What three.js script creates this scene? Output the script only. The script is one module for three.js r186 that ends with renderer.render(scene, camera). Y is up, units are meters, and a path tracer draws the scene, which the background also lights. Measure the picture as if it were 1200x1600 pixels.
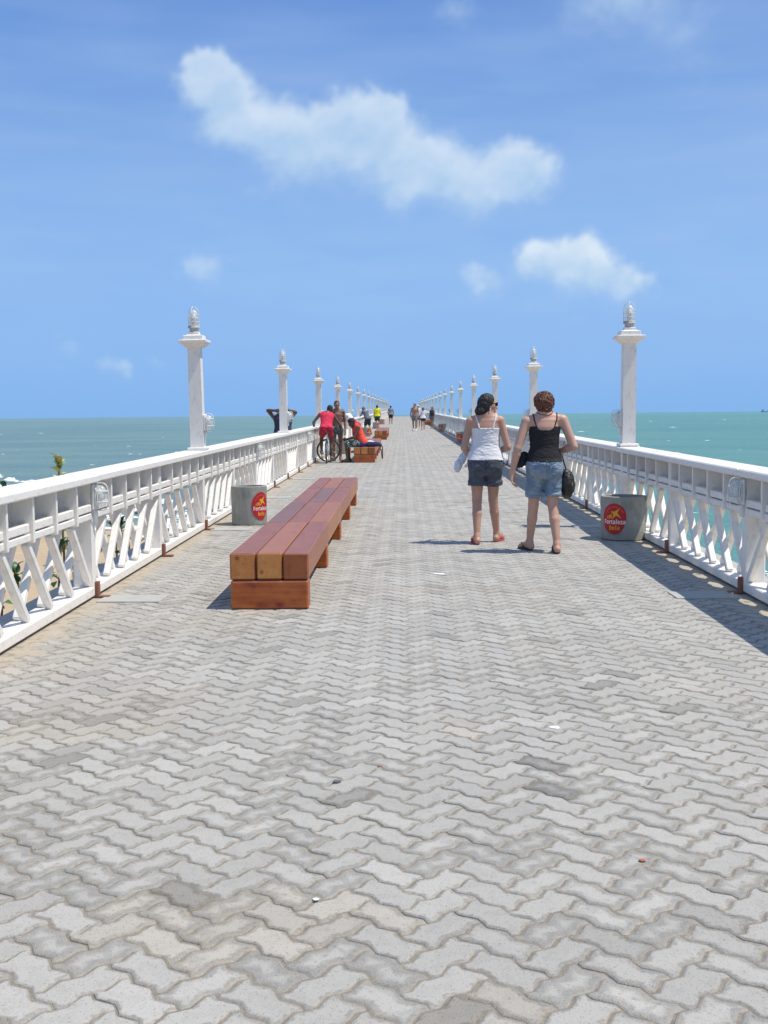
import * as THREE from 'three';
import { mergeGeometries } from 'three/addons/utils/BufferGeometryUtils.js';
import { SimplexNoise } from 'three/addons/math/SimplexNoise.js';

// ---------------------------------------------------------------- camera, sky, sun, exposure
let seed = 12345;
const rnd = () => { seed = (seed + 0x6d2b79f5) | 0; let t = Math.imul(seed ^ (seed >>> 15), 1 | seed); t = (t + Math.imul(t ^ (t >>> 7), 61 | t)) ^ t; return ((t ^ (t >>> 14)) >>> 0) / 4294967296; };
const rr = (a, b) => a + (b - a) * rnd();
const sx = new SimplexNoise({ random: rnd });
const n2 = (x, y) => sx.noise(x, y), n3 = (x, y, z) => sx.noise3d(x, y, z);
const fbm2 = (x, y, o = 4) => { let s = 0, a = 0.5, f = 1; for (let i = 0; i < o; i++) { s += a * n2(x * f + i * 17.3, y * f - i * 9.1); a *= 0.5; f *= 2.03; } return s; };
const fbm3 = (x, y, z, o = 4) => { let s = 0, a = 0.5, f = 1; for (let i = 0; i < o; i++) { s += a * n3(x * f + i * 17.3, y * f - i * 9.1, z * f + i * 5.7); a *= 0.5; f *= 2.03; } return s; };
const clamp = (x, a = 0, b = 1) => Math.min(b, Math.max(a, x));
const sst = (a, b, x) => { const t = clamp((x - a) / (b - a)); return t * t * (3 - 2 * t); };
const lerp = (a, b, t) => a + (b - a) * t;
const V = (x, y, z) => new THREE.Vector3(x, y, z);
const R = Math.PI / 180;

const scene = new THREE.Scene();
const camera = new THREE.PerspectiveCamera(48.96, 768 / 1024, 0.1, 60000);
camera.rotation.order = 'YXZ';
camera.position.set(0, 1.5, 0);
camera.rotation.set(-4.94 * R, 1.01 * R, -0.0093);

const SLOPE = 0.0058, SLOPE_ANGLE = Math.atan(SLOPE);        // the pier climbs gently seawards
const P = (x, d, h = 0) => V(x, SLOPE * d + h, -d);          // a point d metres along the pier, h above its deck
const SEA = -4.6;

const sunDir = V(0.47, 1, 0.07).normalize();
const sun = new THREE.DirectionalLight(new THREE.Color(1, 0.93, 0.815), 4.5);
sun.name = 'sun';
sun.position.copy(sunDir).multiplyScalar(120).add(V(0, 0, -60));
sun.target.position.set(0, 0, -60);
sun.castShadow = true;
sun.shadow.radius = 1;
sun.shadow.mapSize.set(4096, 4096);
Object.assign(sun.shadow.camera, { left: -60, right: 60, top: 100, bottom: -100, near: 1, far: 300 });
scene.add(sun, sun.target);

function makeSky() {
  const W = 4096, H = 2048, data = new Float32Array(W * H * 4);
  // clouds as [azimuth right of the pier's line, elevation, radius, strength] in degrees
  const clouds = [
    { bright: 0.80, sharp: 1, b: [[-5.5, 13.9, 1.3, 0.7], [2.7, 11.8, 1.2, 0.8], [-7.0, 13.2, 1.2, 0.6], [-8.99, 16.5, 0.9, 1.2], [-8.7, 15.9, 0.9, 0.8], [-10.25, 15.67, 0.75, 0.8], [-9.3, 15.7, 1.0, 1], [-8.6, 15.0, 1.2, 1], [-7.6, 14.2, 1.5, 0.95], [-9.06, 13.6, 0.9, 0.45], [-5.9, 13.3, 1.6, 0.75], [-3.4, 14.3, 1.2, 0.85], [-2.1, 14.7, 1.15, 1], [-1.05, 14.75, 1.0, 1.1], [-4.2, 12.7, 1.5, 0.8], [-1.8, 12.9, 1.9, 0.95], [0.1, 12.8, 1.6, 0.9], [1.6, 12.1, 1.5, 0.9], [0.4, 11.2, 1.3, 0.7], [3.3, 11.6, 1.4, 0.9], [5.1, 11.9, 1.2, 1], [6.3, 12.0, 1.0, 1.1], [7.0, 11.4, 0.8, 0.8], [3.6, 10.4, 1.0, 0.7], [5.2, 10.9, 0.9, 0.6], [-0.84, 13.8, 1.4, 0.9]] },
    { bright: 0.95, sharp: 1, b: [[8.5, 7.8, 0.95, 1.1], [6.9, 7.95, 0.75, 1.0], [6.45, 7.3, 0.9, 1.0], [9.58, 7.1, 1.1, 1], [10.9, 6.7, 0.95, 1], [11.9, 6.55, 0.55, 0.8], [4.7, 6.8, 0.7, 0.7], [3.8, 6.75, 0.65, 0.75], [8.2, 6.8, 1.3, 1]] },
    { bright: 0.6, sharp: 0.8, b: [[-10.15, 7.5, 0.65, 1.0], [-9.4, 7.05, 0.65, 1.0]] },
    { bright: 0.9, sharp: 0.8, b: [[-14.5, 2.55, 0.5, 0.85], [-13.84, 2.3, 0.42, 0.8], [-16.3, 3.43, 0.6, 0.5], [-12.43, 2.7, 0.38, 0.55], [-16.9, 2.3, 0.36, 0.5]] },
    { bright: 0.6, sharp: 0.5, b: [[9.19, 19.3, 1.3, 1.0], [10.8, 18.9, 1.2, 0.9], [13.4, 17.6, 1.5, 0.75], [2.67, 19.2, 0.9, 0.7], [11.6, 19.6, 1.4, 1.0]] },
  ];
  // unseen clouds added round the rest of the sky, partly to whiten its fill
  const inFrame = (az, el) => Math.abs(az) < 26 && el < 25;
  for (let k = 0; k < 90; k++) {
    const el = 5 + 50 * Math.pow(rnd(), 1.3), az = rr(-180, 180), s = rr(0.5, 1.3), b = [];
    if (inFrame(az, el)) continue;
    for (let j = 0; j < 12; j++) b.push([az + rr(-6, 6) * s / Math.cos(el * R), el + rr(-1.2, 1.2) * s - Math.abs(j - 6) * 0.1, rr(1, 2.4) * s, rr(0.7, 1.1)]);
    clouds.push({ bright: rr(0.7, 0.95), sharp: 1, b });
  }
  for (const c of clouds) {
    c.lo = Math.min(...c.b.map((b) => b[1] - 2.6 * b[2])); c.hi = Math.max(...c.b.map((b) => b[1] + 2.6 * b[2]));
    const wide = (b) => 2.6 * b[2] / Math.max(0.2, Math.cos(b[1] * R));
    c.l = Math.min(...c.b.map((b) => b[0] - wide(b))); c.r = Math.max(...c.b.map((b) => b[0] + wide(b)));
  }
  for (let row = 0; row < H; row++) {
    const el = ((row + 0.5) / H - 0.5) * 180, up = Math.max(el, 0);
    const t1 = sst(5, 25, up), t2 = 1 - Math.exp(-Math.max(0, up - 18) / 30), h = Math.exp(-up / 1.8);
    const base = [0, 1, 2].map((k) => lerp(lerp(lerp([0.268, 0.49, 0.872][k], [0.068, 0.215, 0.63][k], t1), [0.12, 0.235, 0.46][k], t2), [0.235, 0.465, 0.835][k], h));  // sky above the view paled with added haze, so its fill is less blue
    const live = el > 0 ? clouds.filter((c) => el > c.lo && el < c.hi) : [];
    const ce = Math.cos(el * R), y = Math.sin(el * R);
    for (let col = 0; col < W; col++) {
      // direction: u runs with atan2(z, x); the pier points along -z
      const a = ((col + 0.5) / W - 0.5) * 2 * Math.PI, x = Math.cos(a) * ce, zz = Math.sin(a) * ce;
      let az = Math.atan2(x, -zz) / R;
      const o = (row * W + col) * 4;
      let r = base[0], g = base[1], b = base[2];
      if (el > -1) {
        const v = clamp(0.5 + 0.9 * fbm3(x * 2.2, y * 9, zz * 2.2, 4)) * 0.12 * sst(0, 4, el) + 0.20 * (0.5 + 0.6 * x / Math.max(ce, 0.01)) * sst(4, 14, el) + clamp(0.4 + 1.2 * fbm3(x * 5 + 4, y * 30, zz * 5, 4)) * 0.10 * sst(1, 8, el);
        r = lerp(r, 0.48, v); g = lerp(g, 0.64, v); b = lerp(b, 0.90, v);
        for (const c of live) {
          if (az < c.l || az > c.r) continue;
          const wx = az + 0.8 * fbm3(x * 14, y * 14, zz * 14, 4) + 0.12 * n3(x * 90, y * 90, zz * 90), wy = el + 0.6 * fbm3(x * 14 + 9, y * 16, zz * 14 + 5, 5) + 0.10 * n3(x * 95 + 3, y * 95, zz * 95);
          let d = 0, top = 0;
          for (const q of c.b) { const dx = (wx - q[0]) * ce, dy = wy - q[1], e = Math.exp(-(dx * dx + dy * dy) / (q[2] * q[2])) * q[3]; d += e; top += e * clamp(0.5 + dy / (2.2 * q[2])); }
          if (d < 0.02) continue;
          top /= d;
          const sk = (az - el * 0.9) * 0.017, n = 0.42 * fbm3(sk * 30, (el + az * 0.35) * 0.42, 2.2, 5) + 0.55 * fbm3(x * 20 + 2, y * 24, zz * 20, 5);
          const edge = lerp(0.55, 0.22, clamp(top)) * c.sharp + (1 - c.sharp) * 0.6;
          const al = sst(0.16 - edge * 0.5 + 0.1, 0.62 + edge * 1.3, d * 0.72 + n * 0.36) * c.bright;
          const lum = clamp(0.12 + 0.75 * sst(0.35, 0.75, top) * al + 0.7 * n);
          r = lerp(r, lerp(0.47, 0.72, lum), al); g = lerp(g, lerp(0.655, 0.83, lum), al); b = lerp(b, lerp(0.87, 0.945, lum), al);
        }
      }
      data[o] = r; data[o + 1] = g; data[o + 2] = b; data[o + 3] = 1;
    }
  }
  const t = new THREE.DataTexture(data, W, H, THREE.RGBAFormat, THREE.FloatType);
  t.mapping = THREE.EquirectangularReflectionMapping; t.magFilter = t.minFilter = THREE.LinearFilter; t.needsUpdate = true;
  return t;
}
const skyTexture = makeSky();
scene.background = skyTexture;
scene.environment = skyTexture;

const renderer = new THREE.WebGLRenderer({ antialias: true });
renderer.toneMapping = THREE.LinearToneMapping;
renderer.toneMappingExposure = 1.0;
renderer.shadowMap.enabled = true;
renderer.shadowMap.type = THREE.PCFSoftShadowMap;

// ---------------------------------------------------------------- helpers: naming, textures, materials, geometry
const taken = new Map();
function numbered(name) { const k = taken.get(name) ?? 0; taken.set(name, k + 1); return k ? `${name}_${String(k).padStart(3, '0')}` : name; }
function thing(name, label, category, pos = V(0, 0, 0), turn = 0, group) {
  const o = new THREE.Group(); o.name = numbered(name); scene.add(o); o.position.copy(pos); o.rotation.y = turn;
  o.userData = { label, category }; if (group) o.userData.group = group; return o;
}
function part(parent, name, geometry, material, label, kind) {
  const m = new THREE.Mesh(geometry, material); m.name = name; m.castShadow = m.receiveShadow = true; parent.add(m);
  if (label) m.userData.label = label; if (kind) m.userData.kind = kind; return m;
}
function struct(name, geometry, material) { const m = part(scene, name, geometry, material); m.userData.kind = 'structure'; return m; }
function copyOf(o, label) { const c = o.clone(); c.name = numbered(o.name.replace(/_\d{3}$/, '')); c.userData = { ...o.userData, label: label ?? o.userData.label }; scene.add(c); return c; }

function tex(w, h, fn, { srgb = true, rx = 1, ry = 1 } = {}) {
  const d = new Uint8Array(w * h * 4);
  for (let y = 0; y < h; y++) for (let x = 0; x < w; x++) { const c = fn(x / w, y / h, x, y), o = (y * w + x) * 4; for (let k = 0; k < 3; k++) { const v = clamp(typeof c === 'number' ? c : c[k]); d[o + k] = 255 * (srgb ? (v <= 0.0031308 ? 12.92 * v : 1.055 * Math.pow(v, 1 / 2.4) - 0.055) : v); } d[o + 3] = 255; }
  const t = new THREE.DataTexture(d, w, h); t.wrapS = t.wrapT = THREE.RepeatWrapping; t.magFilter = THREE.LinearFilter; t.minFilter = THREE.LinearMipmapLinearFilter; t.generateMipmaps = true;
  if (srgb) t.colorSpace = THREE.SRGBColorSpace; t.repeat.set(rx, ry); t.needsUpdate = true; return t;
}
// noise that repeats over the unit square
const pn = (u, v, f, s = 0) => { const a = u * 2 * Math.PI, b = v * 2 * Math.PI, k = f / (2 * Math.PI); return sx.noise4d(Math.cos(a) * k + s, Math.sin(a) * k, Math.cos(b) * k - s, Math.sin(b) * k); };
const pf = (u, v, f, o = 3, s = 0) => { let t = 0, a = 0.5; for (let i = 0; i < o; i++) { t += a * pn(u, v, f, s + i * 7.7); a *= 0.5; f *= 2; } return t; };
const C = (r, g, b) => new THREE.Color().setRGB(r, g, b);
const std = (color, roughness = 0.7, extra = {}) => new THREE.MeshStandardMaterial({ color, roughness, ...extra });

// a convex polyhedron from flat polygons, flat shaded, uv in metres, one group each for faces across x, y and z
function polys(list, grouped = false) {
  const c = V(0, 0, 0); let n = 0; for (const p of list) for (const q of p) { c.add(q); n++; } c.divideScalar(n);
  const buckets = [[], [], []];
  for (const p of list) {
    const e = V(0, 0, 0); for (const q of p) e.add(q); e.divideScalar(p.length);
    const nn = V(0, 0, 0); for (let i = 0; i < p.length; i++) { const a = p[i], b = p[(i + 1) % p.length]; nn.add(a.clone().sub(e).cross(b.clone().sub(e))); } nn.normalize();
    const f = nn.dot(e.clone().sub(c)) < 0 ? [...p].reverse() : p; if (f !== p) nn.negate();
    const ax = Math.abs(nn.x) > 0.75 ? 0 : Math.abs(nn.y) > 0.65 ? 1 : Math.abs(nn.z) > 0.75 ? 2 : Math.abs(nn.x) >= Math.abs(nn.z) ? 0 : 2;
    for (let i = 1; i < f.length - 1; i++) for (const q of [f[0], f[i], f[i + 1]]) buckets[ax].push([q, nn, ax === 0 ? [q.z, q.y] : ax === 1 ? [q.z, q.x] : [q.x, q.y]]);
  }
  const g = new THREE.BufferGeometry(), all = buckets.flat();
  g.setAttribute('position', new THREE.Float32BufferAttribute(all.flatMap((v) => v[0].toArray()), 3));
  g.setAttribute('normal', new THREE.Float32BufferAttribute(all.flatMap((v) => v[1].toArray()), 3));
  g.setAttribute('uv', new THREE.Float32BufferAttribute(all.flatMap((v) => v[2]), 2));
  if (grouped) { let s = 0; buckets.forEach((b, i) => { g.addGroup(s, b.length, i); s += b.length; }); }
  return g;
}
function cbox(w, h, d, c = 0.005, grouped = false) {      // a box with chamfered edges
  const x = w / 2, y = h / 2, z = d / 2, L = [], q = (a, b, e) => V(a, b, e), S = [-1, 1];
  c = Math.min(c, x * 0.8, y * 0.8, z * 0.8);
  for (const s of S) {
    L.push([q(s * x, y - c, z - c), q(s * x, -y + c, z - c), q(s * x, -y + c, -z + c), q(s * x, y - c, -z + c)]);
    L.push([q(x - c, s * y, z - c), q(-x + c, s * y, z - c), q(-x + c, s * y, -z + c), q(x - c, s * y, -z + c)]);
    L.push([q(x - c, y - c, s * z), q(-x + c, y - c, s * z), q(-x + c, -y + c, s * z), q(x - c, -y + c, s * z)]);
    for (const t of S) {
      L.push([q(s * x, t * (y - c), z - c), q(s * x, t * (y - c), -z + c), q(s * (x - c), t * y, -z + c), q(s * (x - c), t * y, z - c)]);
      L.push([q(s * x, y - c, t * (z - c)), q(s * x, -y + c, t * (z - c)), q(s * (x - c), -y + c, t * z), q(s * (x - c), y - c, t * z)]);
      L.push([q(x - c, s * y, t * (z - c)), q(-x + c, s * y, t * (z - c)), q(-x + c, s * (y - c), t * z), q(x - c, s * (y - c), t * z)]);
      for (const u of S) L.push([q(s * x, t * (y - c), u * (z - c)), q(s * (x - c), t * y, u * (z - c)), q(s * (x - c), t * (y - c), u * z)]);
    }
  }
  return polys(L, grouped);
}
const at = (g, x, y, z, rx = 0, ry = 0, rz = 0) => { const c = g.clone(); c.applyMatrix4(new THREE.Matrix4().compose(V(x, y, z), new THREE.Quaternion().setFromEuler(new THREE.Euler(rx, ry, rz)), V(1, 1, 1))); return c; };
const merge = (list) => mergeGeometries(list.map((g) => { const c = g.index ? g.toNonIndexed() : g.clone(); c.clearGroups(); for (const k of Object.keys(c.attributes)) if (!['position', 'normal', 'uv'].includes(k)) c.deleteAttribute(k); return c; }));
function tube(pts, r, seg = 8, n = 0, closed = false) { return new THREE.TubeGeometry(new THREE.CatmullRomCurve3(pts, closed, 'centripetal'), n || pts.length * 3, r, seg, closed); }
function lathe(profile, seg = 24) { return new THREE.LatheGeometry(profile.map(([r, y]) => new THREE.Vector2(r, y)), seg); }

// ---------------------------------------------------------------- materials
const M = {};
M.paint = std(C(1, 1, 1), 0.55, {
  map: tex(512, 512, (u, v) => { const n = 0.5 + 0.5 * pf(u, v, 5, 4), st = sst(0.5, 0.85, 0.5 + pf(u, v * 0.5, 14, 3, 3)) * 0.16, k = 0.83 - 0.035 * n - st * 0.6; return [k, k * 0.965, k * 0.90]; }),
  bumpMap: tex(256, 256, (u, v) => 0.5 + 0.5 * pf(u, v, 16, 3), { srgb: false }), bumpScale: 0.0015,
});
M.metalWhite = std(C(0.72, 0.72, 0.70), 0.45);
M.rust = std(C(1, 1, 1), 0.9, { map: tex(128, 128, (u, v) => { const n = 0.5 + 0.7 * pf(u, v, 10, 3); return [lerp(0.17, 0.34, n), lerp(0.075, 0.15, n), lerp(0.05, 0.11, n)]; }) });
M.glass = new THREE.MeshPhysicalMaterial({ color: C(0.93, 0.95, 0.95), roughness: 0.22, transmission: 0.72, thickness: 0, ior: 1.45 });
M.bulb = std(C(0.78, 0.78, 0.76), 0.3);
M.lampGrey = std(C(0.42, 0.42, 0.40), 0.6);
M.sandCement = std(C(1, 1, 1), 0.95, { map: tex(512, 512, (u, v) => { const n = 0.5 + 0.6 * pf(u, v, 8, 5), f = 0.9 + 0.12 * pn(u, v, 90, 4), d = sst(0.52, 0.8, 0.5 + pf(u, v, 12, 4, 9)) * 0.3; return [lerp(0.40, 0.50, n) * f * (1 - d), lerp(0.345, 0.445, n) * f * (1 - d), lerp(0.265, 0.365, n) * f * (1 - d)]; }, { rx: 0.7, ry: 0.7 }) });
M.joint = std(C(1, 1, 1), 1, { map: tex(512, 512, (u, v) => { const n = 0.5 + 0.8 * pf(u, v, 22, 4), f = 0.85 + 0.2 * pn(u, v, 120, 4); return [lerp(0.20, 0.36, n) * f, lerp(0.18, 0.315, n) * f, lerp(0.15, 0.255, n) * f]; }, { rx: 0.8, ry: 0.8 }) });
M.concrete = std(C(1, 1, 1), 0.92, {
  map: tex(512, 512, (u, v) => { const n = 0.5 + 0.6 * pf(u, v, 6, 5, 2), s = sst(0.25, 0.7, 0.5 + pf(u, v * 0.4, 9, 3, 5)), f = 0.93 + 0.1 * pn(u, v, 100, 1); return [lerp(0.30, 0.42, n) * f, lerp(0.298, 0.417, n) * f, lerp(0.268, 0.375, n) * f].map((k) => k * (0.86 + 0.14 * s)); }, { rx: 1.3, ry: 1.3 }),
  bumpMap: tex(256, 256, (u, v) => 0.5 + 0.5 * pf(u, v, 24, 3), { srgb: false, rx: 2, ry: 2 }), bumpScale: 0.003,
});
M.slab = std(C(1, 1, 1), 0.9, { map: tex(256, 256, (u, v) => { const n = 0.5 + 0.6 * pf(u, v, 7, 4, 6); return [lerp(0.36, 0.46, n), lerp(0.36, 0.46, n), lerp(0.34, 0.44, n)]; }) });
const wood = (a, b, c, s) => tex(512, 256, (u, v) => {          // grain along u
  const w = v + 0.06 * pf(u, v, 2, 3, s), g = 0.5 + 0.5 * Math.sin(w * 150 + 5 * pn(u, v, 3, s + 2)), fine = 0.5 + 0.5 * pn(u * 0.15, v, 100, s), n = 0.5 + 0.7 * pf(u, v, 3, 3, s + 4), knot = 0.5 * sst(0.7, 1.0, 0.5 + pf(u, v * 0.7, 4, 3, s + 9));
  return [0, 1, 2].map((k) => lerp(lerp(a[k], b[k], clamp(n)), c[k], clamp(0.3 * g + 0.35 * fine * fine + 0.55 * knot - 0.1)));
}, { rx: 0.45, ry: 1.8 });
const woodBump = tex(512, 256, (u, v) => 0.5 + 0.3 * pn(u * 0.1, v, 90, 2) + 0.25 * pf(u, v, 12, 2, 3), { srgb: false, rx: 0.45, ry: 1.8 });
const W1 = { bumpMap: woodBump, bumpScale: 0.0015 };
M.woodTop = [wood([0.25, 0.082, 0.048], [0.34, 0.135, 0.088], [0.12, 0.04, 0.03], 1), wood([0.19, 0.082, 0.062], [0.26, 0.135, 0.11], [0.10, 0.045, 0.038], 5), wood([0.33, 0.115, 0.055], [0.40, 0.165, 0.09], [0.17, 0.06, 0.03], 8), wood([0.22, 0.10, 0.085], [0.22, 0.14, 0.135], [0.11, 0.055, 0.05], 11)].map((map) => new THREE.MeshPhysicalMaterial({ map, roughness: 0.48, ...W1, clearcoat: 0.12, clearcoatRoughness: 0.35 }));
M.woodSide = [wood([0.32, 0.10, 0.045], [0.42, 0.155, 0.065], [0.16, 0.045, 0.025], 14), wood([0.38, 0.13, 0.04], [0.50, 0.20, 0.07], [0.20, 0.055, 0.02], 17)].map((map) => std(C(1, 1, 1), 0.4, { map, ...W1 }));
const endGrain = (a, b, c, s) => tex(256, 256, (u, v) => {
  const r = Math.hypot(u - 0.6, v + 0.35) + 0.03 * pf(u, v, 3, 3, s), g = 0.5 + 0.5 * Math.sin(r * 95), n = 0.5 + 0.7 * pf(u, v, 4, 3, s), k = 0.45 * sst(0.6, 0.95, 0.5 + pf(u, v, 2.5, 4, s + 3)) + 0.9 * sst(0.075, 0.05, Math.hypot(u - 0.62, v - 0.17) + 0.03 * pf(u, v, 6, 3, s));
  return [0, 1, 2].map((i) => lerp(lerp(a[i], b[i], clamp(n)), c[i], clamp(0.16 * g + 0.85 * k + 0.3 * sst(0.1, 0.5, pf(u * 1.2, v * 0.25, 3, 3, s + 8)))));
}, { rx: 4, ry: 4 });
M.woodEnd = [endGrain([0.46, 0.15, 0.03], [0.62, 0.27, 0.07], [0.20, 0.06, 0.018], 1), endGrain([0.50, 0.175, 0.038], [0.68, 0.315, 0.09], [0.22, 0.075, 0.02], 6), endGrain([0.30, 0.075, 0.02], [0.38, 0.11, 0.03], [0.13, 0.03, 0.012], 9)].map((map) => std(C(1, 1, 1), 0.5, { map }));
M.legFace = std(C(1, 1, 1), 0.36, { map: tex(512, 256, (u, v) => { const n = clamp(0.5 + 0.85 * pf(u * 0.6, v, 3, 5, 21)), g = 0.5 + 0.5 * Math.sin((v + 0.05 * pf(u, v, 2, 3, 3)) * 60 + 3 * n), k = sst(0.45, 1.0, 0.5 + pf(u, v, 2.2, 4, 30)); return [lerp(0.30, 0.56, n) - 0.24 * k - 0.04 * g, lerp(0.055, 0.165, n) - 0.09 * k - 0.018 * g, lerp(0.01, 0.024, n) - 0.008 * k]; }, { rx: 1.5, ry: 2.2 }), ...W1 });
M.sand = std(C(1, 1, 1), 1, { map: tex(512, 512, (u, v) => { const n = 0.5 + 0.7 * pf(u, v, 6, 5, 12), f = 0.92 + 0.12 * pn(u, v, 110, 3); return [lerp(0.44, 0.56, n) * f, lerp(0.335, 0.43, n) * f, lerp(0.215, 0.285, n) * f]; }, { rx: 0.12, ry: 0.12 }), bumpMap: tex(256, 256, (u, v) => 0.5 + 0.6 * pf(u, v, 9, 4, 2), { srgb: false, rx: 0.3, ry: 0.3 }), bumpScale: 0.06 });

// ---------------------------------------------------------------- sea, beach, surf
const shore = (x) => 42 - 1.3 * x + 4 * n2(x * 0.05, 3.3) + 1.2 * n2(x * 0.21, 8.1);   // distance along the pier where the waterline crosses x
function makeSea() {
  const pos = [], col = [], uv = [], idx = [], NS = 384, radii = [4];
  while (radii[radii.length - 1] < 45000) radii.push(radii[radii.length - 1] * 1.034 + 0.02);
  radii.forEach((r, i) => {
    for (let k = 0; k <= NS; k++) {
      const a = (k / NS) * 2 * Math.PI, x = r * Math.sin(a), d = r * Math.cos(a), f = 1 / (1 + Math.pow(r / 260, 2));
      const y = f * (0.11 * Math.sin(d * 0.55 + 0.2 * x + 2 * n2(x * 0.05, d * 0.05)) + 0.16 * n2(x * 0.09 + 2, d * 0.16) + 0.08 * n2(x * 0.3, d * 0.45));
      pos.push(x, SEA + y, -d); uv.push(x, d);
      const az = Math.atan2(x, d), band = n2(az * 2.2 + 4, Math.log(r) * 5.5) * 0.6 + n2(az * 7, Math.log(r) * 16) * 0.3 + 0.25 * n2(x * 0.02, d * 0.03);
      const east = sst(-0.35, 0.30, az) , murk = clamp(0.5 + 0.5 * band);
      const A = [lerp(0.205, 0.13, east), lerp(0.30, 0.30, east), lerp(0.255, 0.255, east)], B = [lerp(0.105, 0.085, east), lerp(0.205, 0.235, east), lerp(0.22, 0.225, east)];
      const c = [0, 1, 2].map((q) => lerp(B[q], A[q], murk));
      const sandy = sst(-9, 1, shore(x) - d) * (d > -40 ? 1 : 0);
      col.push(lerp(c[0], 0.30, sandy * 0.7), lerp(c[1], 0.30, sandy * 0.7), lerp(c[2], 0.24, sandy * 0.7));
    }
    if (i) for (let k = 0; k < NS; k++) { const a = (i - 1) * (NS + 1) + k, b = a + NS + 1; idx.push(a, b, a + 1, b, b + 1, a + 1); }
  });
  const g = new THREE.BufferGeometry();
  g.setAttribute('position', new THREE.Float32BufferAttribute(pos, 3)); g.setAttribute('color', new THREE.Float32BufferAttribute(col, 3)); g.setAttribute('uv', new THREE.Float32BufferAttribute(uv, 2));
  g.setIndex(idx); g.computeVertexNormals();
  if (g.attributes.normal.getY(500) < 0) { const I = g.index.array; for (let i = 0; i < I.length; i += 3) { const t = I[i]; I[i] = I[i + 1]; I[i + 1] = t; } g.computeVertexNormals(); }
  const bump = tex(1024, 1024, (u, v) => 0.5 + 0.32 * pf(u, v * 1, 7, 4, 1) + 0.2 * pf(u, v, 26, 3, 6), { srgb: false, rx: 1 / 9, ry: 1 / 6 });
  const m = new THREE.MeshPhysicalMaterial({ vertexColors: true, roughness: 0.32, bumpMap: bump, bumpScale: 0.55, specularIntensity: 0.55, ior: 1.33 });
  return struct('sea', g, m);
}
makeSea();
const beachY = (x, d) => { const q = shore(x) - d; return SEA + (q > 0 ? 1.9 * (1 - Math.exp(-q / 26)) + 0.012 * q : q * 0.06) + 0.10 * fbm2(x * 0.18, d * 0.18, 4) * sst(0, 6, q); };
{
  const g = new THREE.PlaneGeometry(150, 190, 190, 240); g.rotateX(-Math.PI / 2);
  const p = g.attributes.position, uv = g.attributes.uv;
  for (let i = 0; i < p.count; i++) { const x = p.getX(i) - 45, d = -p.getZ(i) + 45; p.setXYZ(i, x, beachY(x, d), -d); uv.setXY(i, x, d); }
  g.computeVertexNormals();
  struct('sand_beach', g, M.sand);
}
function blobSheet(list) {    // irregular flat patches: [x, y, z, radius across, radius deep]
  const pos = [], idx = [], N = 11;
  for (const [x, y, z, rx, rz, lift = 0.02] of list) {
    const o = pos.length / 3; pos.push(x, y + lift * 2, z);
    for (let k = 0; k < N; k++) { const a = (k / N) * 2 * Math.PI, w = rr(0.55, 1.2); pos.push(x + rx * w * Math.cos(a), y, z - rz * w * Math.sin(a)); idx.push(o, o + 1 + k, o + 1 + ((k + 1) % N)); }
  }
  const g = new THREE.BufferGeometry(); g.setAttribute('position', new THREE.Float32BufferAttribute(pos, 3)); g.setIndex(idx); g.computeVertexNormals(); return g;
}
M.foam = std(C(0.82, 0.84, 0.83), 0.9);
{
  const list = [];
  for (let x = -48; x < 14; x += 0.5) for (const [q0, spread, dens] of [[0.5, 0.9, 6], [-4.5, 2.2, 9], [-11, 2.4, 9], [-18, 1.6, 4]]) for (let k = 0; k < dens; k++) {
    const xx = x + rr(0, 0.5), q = q0 + (rnd() + rnd() - 1) * spread + 1.2 * n2(xx * 0.16, q0); if (n2(xx * 0.22 + q0, q * 0.35) < -0.25) continue;
    const d = shore(xx) - q; list.push([xx, SEA + 0.16 + rr(0, 0.06), -d, rr(0.15, 0.6), rr(0.1, 0.32), 0.05]);
  }
  const foam = part(scene, 'surf_foam', blobSheet(list), M.foam, 'white broken surf foam along the sandy shore left of the pier', 'stuff'); foam.userData.category = 'sea foam';
  const caps = [];
  for (let k = 0; k < 170; k++) { const r = 45 * Math.pow(22, rnd()), a = rr(-0.42, 0.36), x = r * Math.sin(a), d = r * Math.cos(a); if (Math.abs(x) < 5 || d < shore(x) + 14 || n2(x * 0.03, d * 0.02) < 0) continue; const s = rr(0.2, 0.7) * (0.6 + r / 160); caps.push([x, SEA + 0.12, -d, s * rr(0.3, 0.8), s * 0.16, 0.03 * s]); }
  const wc = part(scene, 'whitecaps', blobSheet(caps), M.foam, 'small white crests scattered over the open sea', 'stuff'); wc.userData.category = 'sea foam';
}

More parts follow.
